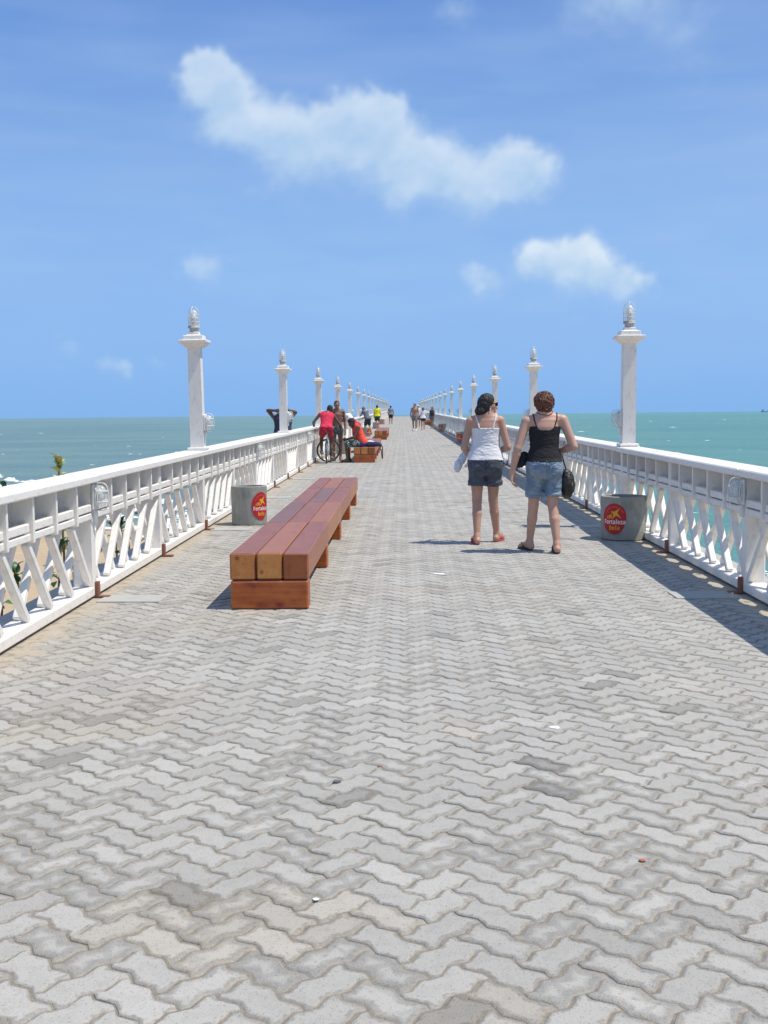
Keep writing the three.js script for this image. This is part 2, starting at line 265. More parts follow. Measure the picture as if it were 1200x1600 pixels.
// ---------------------------------------------------------------- pier deck and its pavers
const END = 203, LX = -2.575, RX = 2.785;           // the middles of the two railings
const deck = new THREE.Group(); deck.name = 'pier_deck'; deck.userData.kind = 'structure'; deck.rotation.x = SLOPE_ANGLE; scene.add(deck);
{
  const len = END + 3, mid = -(END - 3) / 2;
  part(deck, 'paver_bed', at(cbox(5.84, 0.35, len, 0.01), 0.105, -0.175 - 0.006, mid), M.joint);
  for (const [x0, x1] of [[-2.78, -2.24], [2.45, 2.98]]) {
    const strip = cbox(x1 - x0, 0.05, len, 0.004), uv = strip.attributes.uv;
    part(deck, 'edge_strip', at(strip, (x0 + x1) / 2, -0.0275, mid), M.sandCement);
  }
  for (const x of [-2.882, 3.082]) part(deck, 'outer_ledge', at(cbox(0.19, 0.06, len - 0.2, 0.006), x, -0.0300, mid), M.slab);
  for (const x of [-2.3, 2.5]) part(deck, 'edge_beam', at(cbox(0.4, 0.7, len - 0.4, 0.02), x, -0.885 + 0.003, mid), M.concrete);
  for (let d = 6; d < END; d += 10.1) {
    part(deck, 'cross_beam', at(cbox(4.38, 0.5, 0.45, 0.02), 0.1, -0.79, -d), M.concrete);
    for (const x of [-1.9, 2.1]) part(deck, 'pile', at(new THREE.CylinderGeometry(0.28, 0.28, 5.2 + SLOPE * d + 2, 20), x, -1.045 - (7.2 + SLOPE * d) / 2, -d), M.concrete);
  }
}
const PW = 0.1124, PA = 0.0108;
function paverOutline(gap) {
  const pts = [], walk = (x, y, dx, dy) => { const nx = -dy, ny = dx; pts.push([x, y], [x + dx * PW / 4 - nx * PA, y + dy * PW / 4 - ny * PA], [x + dx * PW * 0.75 + nx * PA, y + dy * PW * 0.75 + ny * PA]); };
  walk(0, 0, 1, 0); walk(PW, 0, 1, 0); walk(2 * PW, 0, 0, 1); walk(2 * PW, PW, -1, 0); walk(PW, PW, -1, 0); walk(0, PW, 0, -1);
  const c = Math.SQRT1_2, q = pts.map(([x, y]) => [x - PW, y - PW / 2]).map(([x, y]) => [c * x - c * y, c * x + c * y]);   // turned to run away to the right
  return (g) => q.map((p, i) => { const a = q[(i + q.length - 1) % q.length], b = q[(i + 1) % q.length], tx = b[0] - a[0], ty = b[1] - a[1], l = Math.hypot(tx, ty); return [p[0] - ty / l * g, p[1] + tx / l * g]; });
}
const outline = paverOutline();
const NV = 16;
function paverGeometry(v, rough) {
  const jit = (p) => p.map(([x, y], i) => [x + rough * n2(i * 1.7 + v * 9, 4.2), y + rough * n2(i * 1.7 + v * 9, 31)]);
  const o = jit(outline(0.0026)), m = jit(outline(0.0058)), t = jit(outline(0.0125)), N = o.length, pos = [], uv = [], idx = [], u0 = (v % 4) / 4 + 0.125, v0 = Math.floor(v / 4) / 4 + 0.125;
  const put = ([x, a], y) => { pos.push(x, y, -a); uv.push(u0 + x / 1.04, v0 + a / 1.04); return pos.length / 3 - 1; };
  const lo = o.map((p) => put(p, -0.02)), hi = o.map((p) => put(p, -0.0062)), md = m.map((p) => put(p, -0.0022)), tp = t.map((p) => put(p, 0)), tc = t.map((p) => put(p, 0));
  for (let i = 0; i < N; i++) { const j = (i + 1) % N; idx.push(lo[i], lo[j], hi[i], lo[j], hi[j], hi[i], hi[i], hi[j], md[i], hi[j], md[j], md[i], md[i], md[j], tp[i], md[j], tp[j], tp[i]); }
  for (const f of THREE.ShapeUtils.triangulateShape(t.map((p) => new THREE.Vector2(...p)), [])) idx.push(tc[f[0]], tc[f[1]], tc[f[2]]);
  const g = new THREE.BufferGeometry(); g.setAttribute('position', new THREE.Float32BufferAttribute(pos, 3)); g.setAttribute('uv', new THREE.Float32BufferAttribute(uv, 2)); g.setIndex(idx); g.computeVertexNormals(); return g;
}
function paverAtlas(kind) {
  const poly = outline(0.003);
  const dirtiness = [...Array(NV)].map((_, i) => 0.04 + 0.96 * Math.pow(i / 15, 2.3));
  return tex(1024, 1024, (u, w, px, py) => {
    const cx = Math.floor(px / 256), cy = Math.floor(py / 256), v = cy * 4 + cx, x = ((px % 256) - 128) / 984.6, y = ((py % 256) - 128) / 984.6;
    let e = 1; for (let i = 0; i < poly.length; i++) { const a = poly[i], b = poly[(i + 1) % poly.length], dx = b[0] - a[0], dy = b[1] - a[1], k = clamp(((x - a[0]) * dx + (y - a[1]) * dy) / (dx * dx + dy * dy)); e = Math.min(e, Math.hypot(x - a[0] - k * dx, y - a[1] - k * dy)); }
    const X = x + v * 3.1, Y = y - v * 2.3, big = fbm2(X * 9, Y * 9, 4), mid = fbm2(X * 34, Y * 34, 4), fine = n2(X * 330, Y * 330), grit = n2(X * 160 + 9, Y * 160);
    if (kind === 'bump') return clamp(0.55 + 0.3 * mid + 0.16 * fine + 0.2 * grit - (fbm2(X * 60, Y * 60, 2) > 0.42 ? 0.25 : 0));
    // trodden-in grime along the rims, its inner outline wandering, and grey worn patches
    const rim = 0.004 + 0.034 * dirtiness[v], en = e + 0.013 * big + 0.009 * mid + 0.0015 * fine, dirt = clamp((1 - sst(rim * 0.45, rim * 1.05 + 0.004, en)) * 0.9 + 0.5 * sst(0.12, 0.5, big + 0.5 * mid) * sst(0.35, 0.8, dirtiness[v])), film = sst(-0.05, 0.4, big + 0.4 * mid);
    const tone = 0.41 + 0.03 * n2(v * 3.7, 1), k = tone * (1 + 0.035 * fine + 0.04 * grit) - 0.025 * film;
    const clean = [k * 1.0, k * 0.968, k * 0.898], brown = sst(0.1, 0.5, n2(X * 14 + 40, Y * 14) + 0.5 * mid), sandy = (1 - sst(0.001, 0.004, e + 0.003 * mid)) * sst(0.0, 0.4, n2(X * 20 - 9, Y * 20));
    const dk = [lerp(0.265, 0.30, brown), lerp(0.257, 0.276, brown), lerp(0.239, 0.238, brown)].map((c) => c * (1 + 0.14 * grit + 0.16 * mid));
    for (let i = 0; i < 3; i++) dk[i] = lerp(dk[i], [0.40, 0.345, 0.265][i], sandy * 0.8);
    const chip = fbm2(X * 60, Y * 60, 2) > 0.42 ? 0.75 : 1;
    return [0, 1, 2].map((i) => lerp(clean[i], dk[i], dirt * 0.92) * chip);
  }, { srgb: kind !== 'bump' });
}
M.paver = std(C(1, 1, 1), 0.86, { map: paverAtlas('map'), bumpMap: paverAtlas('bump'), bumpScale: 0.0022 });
{
  const geos = [...Array(NV)].map((_, v) => paverGeometry(v, 0.0016)), spots = [];
  const c = Math.SQRT1_2, q = new THREE.Quaternion(), e = new THREE.Euler();
  const J = Math.ceil((END + 6) / (PW * c));
  for (let a = -50; a < J; a++) for (let b = -42; b <= 42; b++) {     // cell (i, j): i + j counts away, i - j counts across
    if ((a + b) & 1) continue;
    const i = (a + b) / 2, j = (a - b) / 2, m = ((b % 4) + 4) % 4; if (m !== 0 && m !== 3) continue;
    const ci = m === 0 ? i + 1 : i + 0.5, cj = m === 0 ? j + 0.5 : j + 1;
    const x = (ci - cj) * c * PW + 0.06, d = (ci + cj) * c * PW; if (x < -2.31 || x > 2.52 || d < -2.8 || d > END - 0.15) continue;
    spots.push({ key: i + ',' + j, x, d, turn: m === 0 ? 0 : 1 });
  }
  const uniq = [...new Map(spots.map((p) => [p.key, p])).values()].sort((a, b) => a.d - b.d);
  const half = (d) => 0.345 * d + 0.06, near = new Set(uniq.filter((p) => p.d > 2.66 && Math.abs(p.x + 0.018 * p.d) < half(p.d)).slice(0, 300));
  const place = (p) => {
    const v = Math.floor(clamp(0.33 + 0.75 * fbm2(p.x * 1.1 + 60, p.d * 1.1, 3) + rr(-0.42, 0.42) + 0.26 * sst(6.5, 3, p.d) * 1.25) * (NV - 0.01)), flip = rnd() < 0.5 ? Math.PI : 0, low = rr(-0.0022, 0.0012);  // nearer pavers pick grimier variants, partly painting in lens vignetting
    e.set(rr(-0.011, 0.011), p.turn * Math.PI / 2 + flip + rr(-0.012, 0.012), rr(-0.011, 0.011), 'YXZ'); q.setFromEuler(e);
    const stain = fbm2(p.x * 0.8 + 5, p.d * 0.8, 4), warm = sst(0.05, 0.5, fbm2(p.x * 0.5 - 20, p.d * 0.45, 3) + 0.35 * sst(0.6, -1.6, p.x) + 0.08 * sst(5, 2.8, p.d) - 0.16), own = rnd() < 0.03 ? rr(0.68, 0.8) : rr(0.93, 1.06);
    const k = own * (1 + 0.11 * stain);
    return { v, m: new THREE.Matrix4().compose(V(p.x + rr(-0.0012, 0.0012), low - 0.0008, -p.d), q, V(1, 1, 1)), col: C(k, k * (1 - 0.03 * warm), k * (1 - 0.06 * warm)) };
  };
  const tones = [...Array(6)].map((_, i) => { const m = M.paver.clone(); return m; });
  const lots = geos.map(() => []), keep = [];
  for (const p of uniq) { const r = place(p); if (near.has(p)) keep.push(r); else lots[r.v].push(r); }
  const pal = [0.68, 0.86, 0.95, 1.0, 1.05].flatMap((k) => [0, 1].map((w) => ({ c: C(k, k * (1 - 0.035 * w), k * (1 - 0.085 * w)), m: null })));
  for (const r of keep) {
    let best = pal[0], bd = 9; for (const t of pal) { const dd = Math.abs(t.c.r - r.col.r) + 2 * Math.abs(t.c.b / t.c.r - r.col.b / r.col.r); if (dd < bd) { bd = dd; best = t; } }
    if (!best.m) { best.m = M.paver.clone(); best.m.color.copy(best.c); }
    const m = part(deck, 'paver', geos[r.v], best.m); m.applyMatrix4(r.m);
  }
  lots.forEach((l, v) => {
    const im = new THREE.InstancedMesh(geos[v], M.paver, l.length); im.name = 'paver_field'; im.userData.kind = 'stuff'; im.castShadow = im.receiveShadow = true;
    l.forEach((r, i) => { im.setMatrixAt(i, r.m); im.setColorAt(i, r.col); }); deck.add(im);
  });
  console.log('pavers', uniq.length, keep.length);
}

// ---------------------------------------------------------------- railings
const BAY = 2.525, FIRST = 14.0 - 6 * BAY, NB = Math.floor((END - 0.3 - FIRST) / BAY), DETAIL = 17;   // bay k runs from FIRST + k * BAY
const bayStart = (k) => FIRST + k * BAY;
function railing(side, label) {
  const s = side === 'left' ? 1 : -1, X = side === 'left' ? LX : RX;       // s points to the deck
  const t = thing('white_railing', label, 'railing', V(X, 0, 0), 0); t.rotation.x = SLOPE_ANGLE;
  const g = {
    post: cbox(0.17, 0.925, 0.085, 0.012), fin: cbox(0.15, 0.315, 0.03, 0.005), upper: cbox(0.06, 0.058, 0.458, 0.006), lower: cbox(0.13, 0.05, 0.487, 0.006), panel: cbox(0.03, 0.3, BAY - 0.09, 0.003),
    bottom: cbox(0.17, 0.075, BAY - 0.09, 0.008), bar: cbox(0.055, 0.70, 0.054, 0.007), leg: cbox(0.03, 0.12, 0.06, 0.003), foot: cbox(0.115, 0.014, 0.06, 0.003),
  };
  const far = [];
  for (let k = 0; k < NB; k++) {
    const d0 = bayStart(k), full = k < DETAIL, add = (name, geo, m, x, y, d, rx = 0) => { if (full) { const o = part(t, name, geo, m); o.position.set(s * x, y, -d); o.rotation.x = rx; } else if (m === M.paint) far.push(at(geo, s * x, y, -d, rx)); };
    add('post', g.post, M.paint, 0.0, 0.4725 + 0.004, d0 + BAY);
    add('back_panel', g.panel, M.paint, -0.075, 0.79, d0 + BAY / 2);
    add('bottom_rail', g.bottom, M.paint, 0.0, 0.055, d0 + BAY / 2);
    for (let c = 0; c < 5; c++) {
      const dc = d0 + 0.505 * (c + 0.5), w = c === 0 || c === 4 ? 1 : 1;
      if (c < 4) add('fin', g.fin, M.paint, 0.035, 0.7825, d0 + 0.505 * (c + 1));
      add('ledge', g.upper, M.paint, 0.055, 0.729, dc + (c === 0 ? 0.012 : c === 4 ? -0.012 : 0));
      add('ledge', g.lower, M.paint, 0.02, 0.662, dc + (c === 0 ? 0.022 : c === 4 ? -0.022 : 0));
      const tilt = (k % 2 ? 1 : -1) * 42 * R;
      add('lattice_bar', g.bar, M.paint, 0.035, 0.36, dc, tilt);
      add('lattice_bar', g.bar, M.paint, -0.04, 0.36, dc, -tilt);
    }
    if (full || k < 26) { const l = part(t, 'foot_bracket', merge([at(g.leg, s * 0.10, 0.072, -(d0 + BAY) + 0.0), at(g.foot, s * 0.14, 0.010, -(d0 + BAY))]), M.rust); l.userData.label = 'rusty brown steel foot bracket'; }
  }
  // the cap: pieces two bays long that do not quite line up
  for (let k = 0; k < NB; k += 2) {
    const n = Math.min(2, NB - k), len = n * BAY - 0.003, o = part(t, 'cap_rail', cbox(0.29, 0.062, len, 0.01), M.paint);
    o.position.set(s * 0.0 + rr(-0.006, 0.006), 0.969 + rr(-0.003, 0.003), -(bayStart(k) + n * BAY / 2)); o.rotation.set(rr(-0.0012, 0.0012), rr(-0.0018, 0.0018), rr(-0.006, 0.006));
  }
  part(t, 'far_bays', merge(far), M.paint, undefined, 'stuff');
  return t;
}
railing('left', 'white concrete railing with crossed lattice bars along the left edge, above the beach');
railing('right', 'white concrete railing with crossed lattice bars along the right edge, casting shade on the pavers');

// ---------------------------------------------------------------- caged lamps
const dome = (r, h, cyl, seg = 20) => { const p = [[r, 0], [r, cyl]]; for (let i = 1; i <= 8; i++) { const a = (i / 8) * Math.PI / 2; p.push([Math.max(0.0005, r * Math.cos(a)), cyl + (h - cyl) * Math.sin(a)]); } return lathe(p, seg); };
const domeCurve = (r, h, cyl, a) => { const pts = []; for (const s of [1, -1]) { const half = [V(s * r * Math.cos(a), 0, s * r * Math.sin(a)), V(s * r * Math.cos(a), cyl, s * r * Math.sin(a))]; for (let i = 1; i <= 5; i++) { const b = (i / 5) * Math.PI / 2; half.push(V(s * r * Math.cos(a) * Math.cos(b), cyl + (h - cyl) * Math.sin(b), s * r * Math.sin(a) * Math.cos(b))); } if (s < 0) { half.reverse(); half.shift(); } pts.push(...half); } return pts; };
const ringAt = (r, y, t) => at(new THREE.TorusGeometry(r, t, 6, 22), 0, y, 0, Math.PI / 2);
const topLamp = {
  base: merge([lathe([[0.055, 0], [0.055, 0.045], [0.072, 0.05], [0.072, 0.07], [0.05, 0.075], [0.001, 0.075]], 22), at(lathe([[0.075, 0], [0.075, 0.014], [0.001, 0.014]], 22), 0, 0.05, 0)]),
  glass: at(dome(0.056, 0.20, 0.13), 0, 0.075, 0),
  bulb: merge([at(lathe([[0.024, 0], [0.026, 0.04], [0.04, 0.07], [0.043, 0.10], [0.03, 0.14], [0.001, 0.155]], 16), 0, 0.075, 0)]),
  cage: merge([tube(domeCurve(0.070, 0.24, 0.145, 0.3), 0.0042, 6, 40), tube(domeCurve(0.070, 0.24, 0.145, 0.3 + Math.PI / 2), 0.0042, 6, 40)].map((g) => at(g, 0, 0.07, 0)).concat([0.078, 0.125, 0.17, 0.215].map((y) => ringAt(0.0705, y, 0.004)))),
};
// a bulkhead lamp for a wall that faces +x
const wallLamp = {
  back: merge([at(cbox(0.03, 0.21, 0.125, 0.012), 0.015, 0, 0), at(cbox(0.04, 0.10, 0.05, 0.01), 0.012, -0.15, 0)]),
  glass: (() => { const g = new THREE.SphereGeometry(1, 20, 14); { const p = g.attributes.position; for (let i = 0; i < p.count; i++) { const q = p.getX(i); p.setX(i, Math.sign(q) * Math.pow(Math.abs(q), 0.55)); } } g.scale(0.085, 0.094, 0.048); g.computeVertexNormals(); return at(g, 0.032, 0, 0); })(),
  bulb: (() => { const g = new THREE.SphereGeometry(1, 12, 10); g.scale(0.03, 0.055, 0.03); return at(g, 0.055, 0.01, 0); })(),
  cage: (() => {
    const arc = (f) => [...Array(9)].map((_, i) => f((i / 8 - 0.5) * Math.PI));
    const L = [tube(arc((a) => V(0.03 + 0.095 * Math.pow(Math.max(0, Math.cos(a)), 0.42), 0.112 * Math.sign(Math.sin(a)) * Math.pow(Math.abs(Math.sin(a)), 0.85), 0)), 0.0052, 6, 26)];
    for (const y of [0.045, -0.04]) L.push(tube(arc((a) => V(0.03 + 0.092 * Math.cos(a), y, 0.058 * Math.sin(a))), 0.0046, 6, 22));
    for (const z of [0.054, -0.054]) L.push(tube([V(0.03, 0.07, z), V(0.045, 0.05, z * 1.06), V(0.045, -0.05, z * 1.06), V(0.03, -0.075, z)], 0.004, 6, 12));
    L.push(at(new THREE.TorusGeometry(1, 0.05, 6, 26).scale(0.06, 0.1, 0.1), 0.033, 0, 0, 0, Math.PI / 2));
    return merge(L);
  })(),
};
const plates = [];
{
  const pl = (w, h, y, c) => at(cbox(w, h, w, c), 0, y + h / 2, 0);
  const frustum = (w0, w1, y0, y1) => { const q = (w, y) => [V(w / 2, y, w / 2), V(-w / 2, y, w / 2), V(-w / 2, y, -w / 2), V(w / 2, y, -w / 2)], a = q(w0, y0), b = q(w1, y1); return polys([a, b, ...[0, 1, 2, 3].map((i) => [a[i], a[(i + 1) % 4], b[(i + 1) % 4], b[i]])]); };
  plates.push(pl(0.235, 0.036, 0, 0.008));
  plates.push(frustum(0.162, 0.155, 0.036, 1.262));
  plates.push(merge([frustum(0.20, 0.255, 1.262, 1.277), frustum(0.255, 0.32, 1.277, 1.305), frustum(0.32, 0.375, 1.305, 1.322), pl(0.392, 0.034, 1.322, 0.006), frustum(0.33, 0.285, 1.356, 1.362), pl(0.275, 0.05, 1.362, 0.006), frustum(0.24, 0.16, 1.412, 1.425), pl(0.15, 0.032, 1.425, 0.006)]).scale(0.88, 1, 0.88));
}
function lampPost(label, side) {
  const t = thing('lamp_post', label, 'lamp post', V(0, 0, 0), 0, undefined), s = side === 'left' ? 1 : -1;
  part(t, 'base_plate', plates[0], M.paint); part(t, 'shaft', plates[1], M.paint); part(t, 'capital', plates[2], M.paint);
  const lan = part(t, 'lantern', at(topLamp.base, 0, 1.457, 0), M.lampGrey);
  part(lan, 'glass', at(topLamp.glass, 0, 1.457, 0), M.glass); part(lan, 'bulb', at(topLamp.bulb, 0, 1.457, 0), M.bulb); part(lan, 'cage', at(topLamp.cage, 0, 1.457, 0), M.metalWhite);
  const put = (g) => at(at(g, 0, 0, 0, 0, s > 0 ? 0 : Math.PI), s * 0.080, 0.34, 0);
  const w = part(t, 'wall_lamp', put(wallLamp.back), M.metalWhite);
  part(w, 'glass', put(wallLamp.glass), M.glass); part(w, 'bulb', put(wallLamp.bulb), M.bulb); part(w, 'cage', put(wallLamp.cage), M.metalWhite);
  return t;
}
const ord = ['nearest', 'second', 'third', 'fourth', 'fifth', 'sixth', 'seventh', 'eighth', 'ninth', 'tenth', 'eleventh', 'twelfth', 'thirteenth', 'fourteenth', 'fifteenth', 'sixteenth', 'seventeenth', 'eighteenth', 'nineteenth', 'twentieth'];
for (const side of ['left', 'right']) {
  let proto = null; const x = side === 'left' ? LX + 0.02 : RX - 0.005;
  for (let k = 0; k < 19; k++) {
    const d = 14.0 + 10.1 * k; if (d > END - 1) break;
    const label = `white square lamp post with caged lantern, ${ord[k]} from the camera on the ${side} railing`;
    const t = proto ? copyOf(proto, label) : (proto = lampPost(label, side));
    t.position.copy(P(x, d, 1.0015)); t.rotation.z = rr(-0.006, 0.006) + (side === 'left' && k === 0 ? 0.012 : 0); t.userData.group = 'lamp posts standing on the pier railings';
  }
  let lamp = null;
  for (let k = 0; k < 6; k++) {
    const d = 14.0 - 2 * BAY + 10.1 * k, s = side === 'left' ? 1 : -1, label = `caged oval lamp under the cap of the ${side} railing, ${ord[k]} from the camera`;
    if (lamp) { lamp = copyOf(lamp, label); } else {
      lamp = thing('caged_rail_lamp', label, 'wall lamp', V(0, 0, 0), 0, 'caged lamps under the railing caps');
      for (const [n, m] of [['back', M.metalWhite], ['glass', M.glass], ['bulb', M.bulb], ['cage', M.metalWhite]]) part(lamp, n === 'back' ? 'back_plate' : n, at(wallLamp[n], 0, 0, 0, 0, s > 0 ? 0 : Math.PI), m);
    }
    lamp.position.copy(P((side === 'left' ? LX : RX) + s * 0.0855, d - 0.0, 0.815));
  }
}

// cover slabs set in the deck beside the posts
{
  const ds = [8.86, 14.05, 19.1, 24.1, 34.2];
  for (const side of ['left', 'right']) ds.forEach((d, k) => {
    const g = cbox(0.5, 0.03, 0.32, 0.004), o = thing('cover_slab', `flat grey concrete cover slab in the paving beside the ${side} railing, ${ord[k]} from the camera`, 'cover slab', P(side === 'left' ? -2.17 : 2.37, d, -0.006), rr(-0.03, 0.03), 'cover slabs along the railings');
    part(o, 'slab', g, M.slab);
  });
}

// ---------------------------------------------------------------- timber benches
function bench(label, d, x, n = 4) {
  const L = 2.3, t = thing('timber_bench', label, 'bench', P(x, d), 0, 'timber benches on the pier'); t.rotation.x = SLOPE_ANGLE;
  for (let k = 0; k < n; k++) for (let c = 0; c < 3; c++) {
    const g = cbox(0.192 + rr(-0.002, 0.002), 0.205 + rr(-0.004, 0.003), L - 0.012, 0.012, true), uv = g.attributes.uv, ou = rr(0, 5), ov = rr(0, 5);
    for (let i = 0; i < uv.count; i++) uv.setXY(i, uv.getX(i) + ou, uv.getY(i) + ov);
    const b = part(t, 'beam', g, [M.woodSide[(c + k) % 2], M.woodTop[[0, 2, 0, 3, 1, 3, 1, 0, 2, 0, 1, 0][(k * 3 + c + (k ? 3 : 0)) % 12]], k === 0 ? M.woodEnd[c === 2 ? 2 : c] : M.woodEnd[2]]);
    b.position.set((c - 1) * 0.201 + rr(-0.002, 0.002), 0.327 + rr(-0.002, 0.002), -(k + 0.5) * L); b.rotation.y = rr(-0.0015, 0.0015);
  }
  for (let k = 0; k <= n; k++) {
    const g = cbox(0.585, 0.217, 0.19, 0.012, true), uv = g.attributes.uv, ou = rr(0, 5), ov = rr(0, 5); for (let i = 0; i < uv.count; i++) uv.setXY(i, uv.getX(i) + ou, uv.getY(i) + ov);
    const b = part(t, 'leg_block', g, [M.woodSide[k % 2], M.woodSide[0], M.legFace]); b.position.set(rr(-0.004, 0.004) - (k ? 0.008 : 0), 0.1105, -(k === 0 ? 0.098 : k === n ? n * L - 0.1 : k * L));
  }
  return t;
}
bench('long low timber bench of three heavy reddish beams, nearest to the camera', 8.35, -1.015);
bench('timber bench with a person in an orange tank top sitting on its near end', 31.2, -1.08);
bench('timber bench farther up the pier, behind the bench with the seated person', 54, -1.08);
bench('far timber bench in the shade against the right railing', 99, 2.30, 2);

// ---------------------------------------------------------------- concrete litter bins with a round emblem
function emblemTexture() {
  const cv = document.createElement('canvas'); cv.width = cv.height = 512; const c = cv.getContext('2d');
  c.fillStyle = '#b3202e'; c.fillRect(0, 0, 512, 512);
  c.strokeStyle = '#d8552e'; c.lineWidth = 14; c.beginPath(); c.arc(262, 262, 205, -2.6, -0.55); c.stroke();
  const star = (x, y, s, col) => { c.fillStyle = col; c.beginPath(); [[0.9, -1], [0.42, -0.1], [1.35, 0.95], [0.15, 0.35], [-0.75, 1.05], [-0.45, 0.15], [-1.15, -0.35], [-0.2, -0.4]].forEach(([a, b], i) => (i ? c.lineTo(x + a * s, y + b * s) : c.moveTo(x + a * s, y + b * s))); c.fill(); };
  star(285, 165, 82, '#e6b21e'); star(180, 215, 48, '#dfa21c'); star(120, 232, 28, '#d8921c');
  c.textAlign = 'center'; c.fillStyle = '#ece7e2'; c.font = 'bold 102px sans-serif'; c.fillText('Fortaleza', 258, 338, 440);
  c.fillStyle = '#e6a51e'; c.font = 'bold 104px sans-serif'; c.fillText('bela', 262, 436, 260);
  const t = new THREE.CanvasTexture(cv); t.colorSpace = THREE.SRGBColorSpace; return t;
}
M.emblem = std(C(1, 1, 1), 0.6, { map: emblemTexture() });
M.binDark = std(C(0.05, 0.05, 0.055), 0.9);
M.greenPrint = std(C(0.06, 0.22, 0.12), 0.7);
const BR = 0.255, BH = 0.49;
const binGeo = lathe([[BR - 0.05, 0.06], [BR - 0.045, BH - 0.006], [BR - 0.038, BH], [BR - 0.006, BH], [BR + 0.002, BH - 0.008], [BR - 0.001, 0.25], [BR - 0.004, 0.012], [BR - 0.012, 0], [0.001, 0]], 48);
{ const uv = binGeo.attributes.uv; for (let i = 0; i < uv.count; i++) uv.setXY(i, uv.getX(i) * 1.6, binGeo.attributes.position.getY(i)); }
function patch(angle, halfW, y0, y1, round) {   // a print that follows the ring's outer face
  const N = 28, pos = [], uv = [], idx = [], mid = (y0 + y1) / 2, hh = (y1 - y0) / 2, put = (u, v) => { const a = angle + u * halfW / BR, r = BR + 0.0035; pos.push(r * Math.sin(a), mid + v * hh, r * Math.cos(a)); uv.push(0.5 + u / 2, 0.5 + v / 2); return pos.length / 3 - 1; };
  const rings = 6; let prev = [put(0, 0)];
  for (let k = 1; k <= rings; k++) { const cur = []; for (let i = 0; i < N; i++) { const a = (i / N) * 2 * Math.PI, f = k / rings; let u = Math.cos(a), v = Math.sin(a); if (round) { u *= 1 - 0.16 * Math.max(0, Math.sin(a + 2.4)); } else { const m = Math.max(Math.abs(u), Math.abs(v)); u /= m; v /= m; } cur.push(put(u * f, v * f)); } for (let i = 0; i < N; i++) { const j = (i + 1) % N; if (k === 1) idx.push(prev[0], cur[i], cur[j]); else idx.push(prev[i], cur[i], cur[j], prev[i], cur[j], prev[j]); } prev = cur; }
  const g = new THREE.BufferGeometry(); g.setAttribute('position', new THREE.Float32BufferAttribute(pos, 3)); g.setAttribute('uv', new THREE.Float32BufferAttribute(uv, 2)); g.setIndex(idx); g.computeVertexNormals(); return g;
}
function bin(label, x, d, angle, second) {
  const t = thing('litter_bin', label, 'litter bin', P(x, d), 0, 'round concrete litter bins');
  part(t, 'concrete_ring', binGeo, M.concrete); part(t, 'liner', at(lathe([[0.001, 0.1], [0.19, 0.1], [0.2, 0.12]], 24), 0, 0.02, 0), M.binDark);
  part(t, 'emblem', patch(angle, 0.152, 0.068, 0.418, true), M.emblem, 'round red print with yellow stars and white lettering');
  if (second !== undefined) part(t, 'emblem', patch(second, 0.05, 0.19, 0.36, false), M.greenPrint, 'small green print');
  return t;
}
bin('round concrete litter bin with red emblem between the left railing and the nearest bench', -2.03, 14.7, 0.86).scale.set(0.91, 1.03, 0.91);
bin('round concrete litter bin with red emblem beside the two women, against the right railing', 2.49, 12.75, -0.60, 1.32);
bin('round concrete litter bin partly hidden behind the seated person on the left', -1.99, 37.5, 0.86);
bin('round concrete litter bin beside the stooping man in grey, left railing', -1.99, 60.2, 0.8);
bin('round concrete litter bin beside the man in the yellow shirt, left railing', -1.99, 83, 0.8);
bin('small distant litter bin beyond the man in yellow, left railing', -1.99, 105.8, 0.8);
bin('concrete litter bin with red emblem seen left of the woman in white', 2.47, 47.3, -0.55);
bin('concrete litter bin in the shade near the long-haired girl, right railing', 2.47, 71.2, -0.5);

